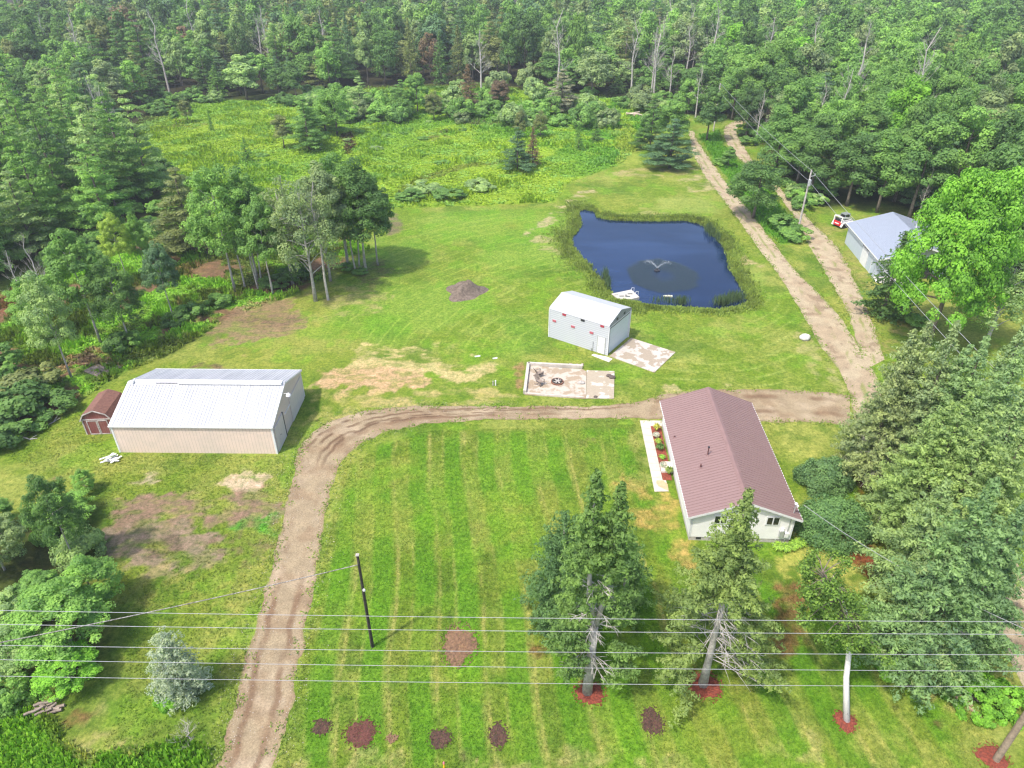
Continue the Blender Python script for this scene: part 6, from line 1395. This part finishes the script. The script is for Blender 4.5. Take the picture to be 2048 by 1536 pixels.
# ------------------------------------------------------------------ weeds, reeds, grass: uncountable growth
def scatter(poly, dens, edge=0.0, inv=None):
    X = [p[0] for p in poly]; Y = [p[1] for p in poly]; A_ = (max(X)-min(X))*(max(Y)-min(Y)); n = int(A_*dens)
    x = RNG.uniform(min(X), max(X), n); y = RNG.uniform(min(Y), max(Y), n); k = sdist(x, y, poly) > edge; return x[k], y[k]
def blades(x, y, z, hh, wd, spread, tint, nb=4, name='weeds', label='', cat='weeds'):
    'each tuft is nb leaning blades'
    n = len(x); X = np.repeat(x, nb)+RNG.normal(0, spread*.4, n*nb); Y = np.repeat(y, nb)+RNG.normal(0, spread*.4, n*nb); H_ = np.repeat(hh, nb)*RNG.uniform(.55, 1.15, n*nb)
    Z = np.repeat(z, nb) if hasattr(z, '__len__') else np.full(n*nb, z); a = RNG.uniform(0, 6.28, n*nb); ca, sa = np.cos(a), np.sin(a); L_ = spread*RNG.uniform(.3, 1.0, n*nb); w = wd*RNG.uniform(.6, 1.3, n*nb)
    b = np.stack([X, Y, Z], 1); t = b+np.stack([ca*L_, sa*L_, H_], 1); m = b*.45+t*.55+np.stack([ca*0, ca*0, H_*.12], 1); s1 = np.stack([-sa*w, ca*w, w*0], 1)
    V = np.stack([b-s1*.5, m-s1*.9, t, m+s1*.9], 1).reshape(-1, 3)
    me = np_mesh(name, V, 4, [M_WEED], RNG.random(n*nb), np.repeat(tint, nb, axis=0)); o = obj(name, me); return tag(o, label, cat, kind='stuff')
def tint_at(x, y, k=1.0, gmix=None):
    ix = np.clip(np.searchsorted(xs, x), 0, len(xs)-1); iy = np.clip(np.searchsorted(ys, y), 0, len(ys)-1); return ground_tint[iy, ix]*k
def zg(x, y): 
    return np.zeros_like(x)
x, y = scatter(MEADOW, 4.2, .1); yy = fbm(x, y, 5, 201); h_ = .22+.7*sstep(.45, .7, yy)*RNG.uniform(.5, 1.1, len(x)); tn = tint_at(x, y, 1.12)*(.8+.4*fbm(x, y, 2, 203))[:, None]
dk = sstep(.55, .7, fbm(x, y, 3, 205))[:, None]*.55; tn = tn*(1-dk)+np.array(C4('mid green')[:3])*1.1*dk
blades(x, y, 0, h_, .20, .35, tn*1.3, 4, 'meadow_growth', 'tall yellow green meadow grass and weeds beyond the mown lawn', 'meadow grass')
x, y = scatter(SWAMP, 9, .1); k = (fbm(x, y, 4.5, 67) < .60); x, y = x[k], y[k]; h_ = .2+.6*sstep(.4, .65, fbm(x, y, 3, 211))
blades(x, y, 0, h_, .13, .30, tint_at(x, y, 1.75), 4, 'swamp_growth', 'lush bright green ferns and weeds under the left trees', 'undergrowth')
x, y = scatter(BLWEED, 26, .0); x2, y2 = scatter(TRACKGAP, 6, .1); x = np.concatenate([x, x2]); y = np.concatenate([y, y2]); h_ = .25+.55*fbm(x, y, 1.5, 213)
blades(x, y, 0, h_, .09, .22, tint_at(x, y, 1.6), 4, 'verge_weeds', 'bright rank weeds at the lower left corner and between the tracks', 'weeds')
# pond margin
px_ = np.array(POND); n_ = 15000; j = RNG.integers(0, len(px_), n_); t = RNG.random(n_)[:, None]; A_ = px_[j]; B_ = px_[(j+1) % len(px_)]; base = A_*(1-t)+B_*t
cen = px_.mean(0); outw = unit(base-cen); off = np.abs(RNG.normal(0, .9, n_))[:, None]*np.where(base[:, :1] < cen[0]-3, 1.7, 1.0)+.15; pos = base+outw*off+RNG.normal(0, .2, (n_, 2)); sd_ = sdist(pos[:, 0], pos[:, 1], POND); k = sd_ < .25; pos = pos[k]; sd_ = sd_[k]
zz = np.clip(-.9*(1+sd_*1.0), -.45, 0)*(sd_ > -1.0); tn = np.array(C4((.100, .140, .036))[:3])*(.45+1.0*fbm(pos[:, 0], pos[:, 1], 1.6, 215))[:, None]
blades(pos[:, 0], pos[:, 1], zz, .25+.45*fbm(pos[:, 0], pos[:, 1], 1.2, 217)*np.exp(sd_*.35), .055, .18, tn, 4, 'pond_margin_grass', 'uneven tall grass fringing the banks of the pond', 'bank grass')
rx = []; 
for (a, b, n, sx_, sy_) in ((1445, 608, 260, 14, 5), (1470, 600, 260, 16, 6), (1425, 470, 150, 7, 6), (1416, 462, 120, 6, 6), (1435, 480, 90, 5, 6), (1215, 570, 140, 5, 9), (1360, 608, 130, 14, 4), (1330, 606, 60, 20, 3), (1210, 555, 80, 5, 8)):
    for _ in range(n): q = P(a+RNG.normal(0, sx_*.6), b+RNG.normal(0, sy_*.6), WZ); rx.append(q)
rx = np.array(rx); blades(rx[:, 0], rx[:, 1], WZ-.1, np.full(len(rx), 1.25), .03, .12, np.tile(np.array([.10, .16, .075]), (len(rx), 1)), 2, 'cattail_reeds', 'upright grey green reeds standing in the shallow corners of the pond', 'reeds')
# short grass on the near lawn, straggling along the driveway edges too
near_px = [(560,1560),(600,1330),(640,1150),(690,930),(840,862),(1270,848),(1300,985),(1360,1120),(1760,1180),(1960,1430),(2048,1560)]
x, y = scatter(PP(near_px), 70, .05)
tn = tint_at(x, y, 1.0)*(.75+.6*fbm(x, y, .5, 221))[:, None]
blades(x, y, 0, np.full(len(x), .06), .035, .07, tn, 2, 'lawn_grass', 'short mown grass of the front lawn with pale mower lines', 'lawn')
x, y = scatter(PP([(0,905),(160,800),(230,905),(560,912),(590,925),(560,1060),(500,1290),(437,1560),(180,1560),(250,1380),(230,1150),(200,1000),(60,940)]), 34, .05)
tn = tint_at(x, y, 1.0)*(.75+.6*fbm(x, y, .5, 223))[:, None]; g_ = tn[:, 1] > tn[:, 0]*1.02
blades(x[g_], y[g_], 0, np.full(g_.sum(), .08), .04, .09, tn[g_], 2, 'rough_grass', 'rough patchy grass between the barn and the left thicket', 'grass')
def edge_tufts(edge, dens, w=.35):
    pts = np.array([P(*q)[:2] for q in edge]); X = []; 
    for a, b in zip(pts[:-1], pts[1:]):
        L_ = np.linalg.norm(b-a); n = int(L_*dens); t = RNG.random(n)[:, None]; X.append(a*(1-t)+b*t+RNG.normal(0, w, (n, 2)))
    return np.concatenate(X)
e_ = np.concatenate([edge_tufts(q, 22) for q in (DL, DR, T1L[:12], T1R[:12], T2L, T2R)])
e_ = e_[fbm(e_[:, 0], e_[:, 1], 1.0, 225) > .46]; blades(e_[:, 0], e_[:, 1], 0, np.full(len(e_), .12), .05, .12, tint_at(e_[:, 0], e_[:, 1], 1.0)*.6+np.array(C4((.13, .20, .05))[:3])*.4, 3, 'road_edge_grass', 'sparse grass tufts straggling along the edges of the driveway and tracks', 'grass')
# loose stones on the drive
n_ = 5200; e_ = edge_tufts(DL[:14], 30, .8); e2 = edge_tufts(DR[:12], 20, .8); e_ = np.concatenate([e_, e2]); n_ = len(e_)
g_ = rand_quads(np.stack([e_[:, 0], e_[:, 1], np.full(n_, .03)], 1), RNG.uniform(.03, .08, n_), .9, np.tile(np.array([0, 0, 1.0]), (n_, 1)), .35)
me = np_mesh('loose_gravel', g_, 4, [simple('pebble', (.34, .30, .26), .9, .4, 2)]); tag(obj('loose_gravel', me), 'loose pale stones scattered along the driveway edges', 'gravel', kind='stuff')
# ------------------------------------------------------------------ poles and wires
def pole(name, base, h, r, mat, label, group=None, extras=True, arm=None):
    o = empty(name, base, 0, label, 'utility pole', group); mb = MB(); mb.tube([(0, 0, -.3), (0, 0, h*.5), (0, 0, h)], [r, r*.85, r*.68], 12); mb.build('pole', mat, o); return o
bp = P(745, 1293); pd = pole('utility_pole', bp, 8.5, .115, M_POLED, 'dark weathered pole standing alone on the front lawn left of centre')
mb = MB(); mb.ball((.1, -.14, 5.6), (.10, .07, .13)); mb.build('insulator', M_TRIM, pd); mb = MB(); mb.tube([(0, -.15, 0), (0, -.13, 7.9)], .02, 5); mb.build('ground_wire', M_DARK, pd)
mb = MB(); mb.box((0, 0, 8.52), (.2, .2, .05)); mb.build('pole_cap', M_DEAD, pd)
RP = P(1991, 1521); rp = pole('utility_pole', RP, 12.6, .19, M_POLE, 'thick brown utility pole rising at the lower right corner of the picture')
LP = (-50.0, RP[1], 0); lp = pole('utility_pole', LP, 12.6, .19, M_POLE, 'utility pole outside the left edge carrying the five road wires')
def z_at(px, py, Y):
    'height at which the ray through a pixel meets the vertical plane y=Y'
    a = np.array([0, 0, H0]); b = np.array(P(px, py, 0)); t = Y/b[1]; p = a+(b-a)*t; return p[0], p[2]
for i, (yl, yr) in enumerate(((1218, 1247), (1246, 1272), (1288, 1313), (1317, 1346), (1350, 1377))):
    xl, zl = z_at(0, yl, RP[1]+.25); xr, zr = z_at(2048, yr, RP[1]+.25); sl = (zr-zl)/(xr-xl); x0, x1 = -50.0, RP[0]
    mb = MB(); pts = []
    for k in range(41):
        t = k/40; xx = x0+(x1-x0)*t; pts.append((xx, RP[1]+.25, zl+sl*(xx-xl)-.30*(1-(2*t-1)**2)+.16))
    mb.tube(pts, .0125, 6, False); o = mb.build('power_line', M_WIRE)
    tag(o, ('topmost', 'second from top', 'middle', 'fourth from top', 'lowest')[i]+' of the five pale wires crossing the foreground', 'wire', 'five wires along the road')
    for xx, par in ((x1, rp), (x0, lp)):
        z_ = zl+sl*(xx-xl)+.16; mb = MB(); mb.tube([(0, .05, z_), (0, .3, z_)], .06, 8); mb.build('insulator', M_TRIM, par)
def wire(name, A, B, sag, r, label, mat=M_WIRE, n=24, group=None):
    mb = MB(); A = Vector(A); B = Vector(B); mb.tube([A.lerp(B, k/n)-Vector((0, 0, sag*(1-(2*k/n-1)**2))) for k in range(n+1)], r, 6, False); return tag(mb.build(name, mat), label, 'wire', group)
top = (bp[0], bp[1], 7.7); e = P(0, 1281, 7.3); d_ = Vector(e)-Vector(top); wire('service_cable', top, Vector(top)+d_*1.25, .25, .028, 'thin twisted cable running left from the dark pole on the lawn', simple('twisted_cable', (.35, .33, .31), .7, .6, 9, c2=(.08, .07, .07)))
U2, hU = P(1596, 460), 9.4; pu = pole('utility_pole', U2, hU, .16, M_DEAD, 'tall pale utility pole with a grey transformer beside the side track')
mb = MB(); mb.tube([(-.05, -.38, hU-2.3), (-.05, -.38, hU-1.4)], .24, 12); mb.tube([(-.05, -.38, hU-1.4), (-.05, -.38, hU-1.3)], [.24, .1], 12); mb.build('transformer', M_GALV, pu)
mb = MB(); mb.bar((0, 0, hU-1.0), (.6, -.2, hU-.8), .08, .08); mb.tube([(.6, -.2, hU-.8), (.6, -.2, hU-.5)], .06, 6); mb.build('cutout_arm', M_GALV, pu)
b1, h1 = tree_at(1441, 166, 262); pf = pole('utility_pole', b1, h1, .16, M_DEAD, 'far utility pole poking up through the trees beyond the track bend')
A2 = (U2[0], U2[1], hU-.1); A1 = (b1[0], b1[1], h1-.1); B2 = (U2[0], U2[1], hU-1.7); B1 = (b1[0], b1[1], h1-1.7)
E3 = P(2200, 950, 9.4); p3 = pole('utility_pole', (E3[0], E3[1], 0), 9.8, .16, M_POLE, 'utility pole outside the right edge hidden behind the spruces')
wire('overhead_line', A1, A2, .5, .02, 'upper wire from the far pole to the pale pole with the transformer', group='wires along the side track'); wire('overhead_line', B1, B2, .6, .02, 'lower wire from the far pole to the pale pole with the transformer', group='wires along the side track')
wire('overhead_line', A2, E3, .5, .02, 'upper wire from the transformer pole passing over the grey garage roof', group='wires along the side track'); wire('overhead_line', B2, (E3[0], E3[1], 7.9), .5, .02, 'lower wire from the transformer pole passing over the grey garage roof', group='wires along the side track')
wire('service_drop', (HX+4.0, HY-HL/2+.1, 3.7), (RP[0]+1, RP[1], 9.5), .8, .018, 'thin cable dropping from the house corner toward the spruces on the right')

haze_box()
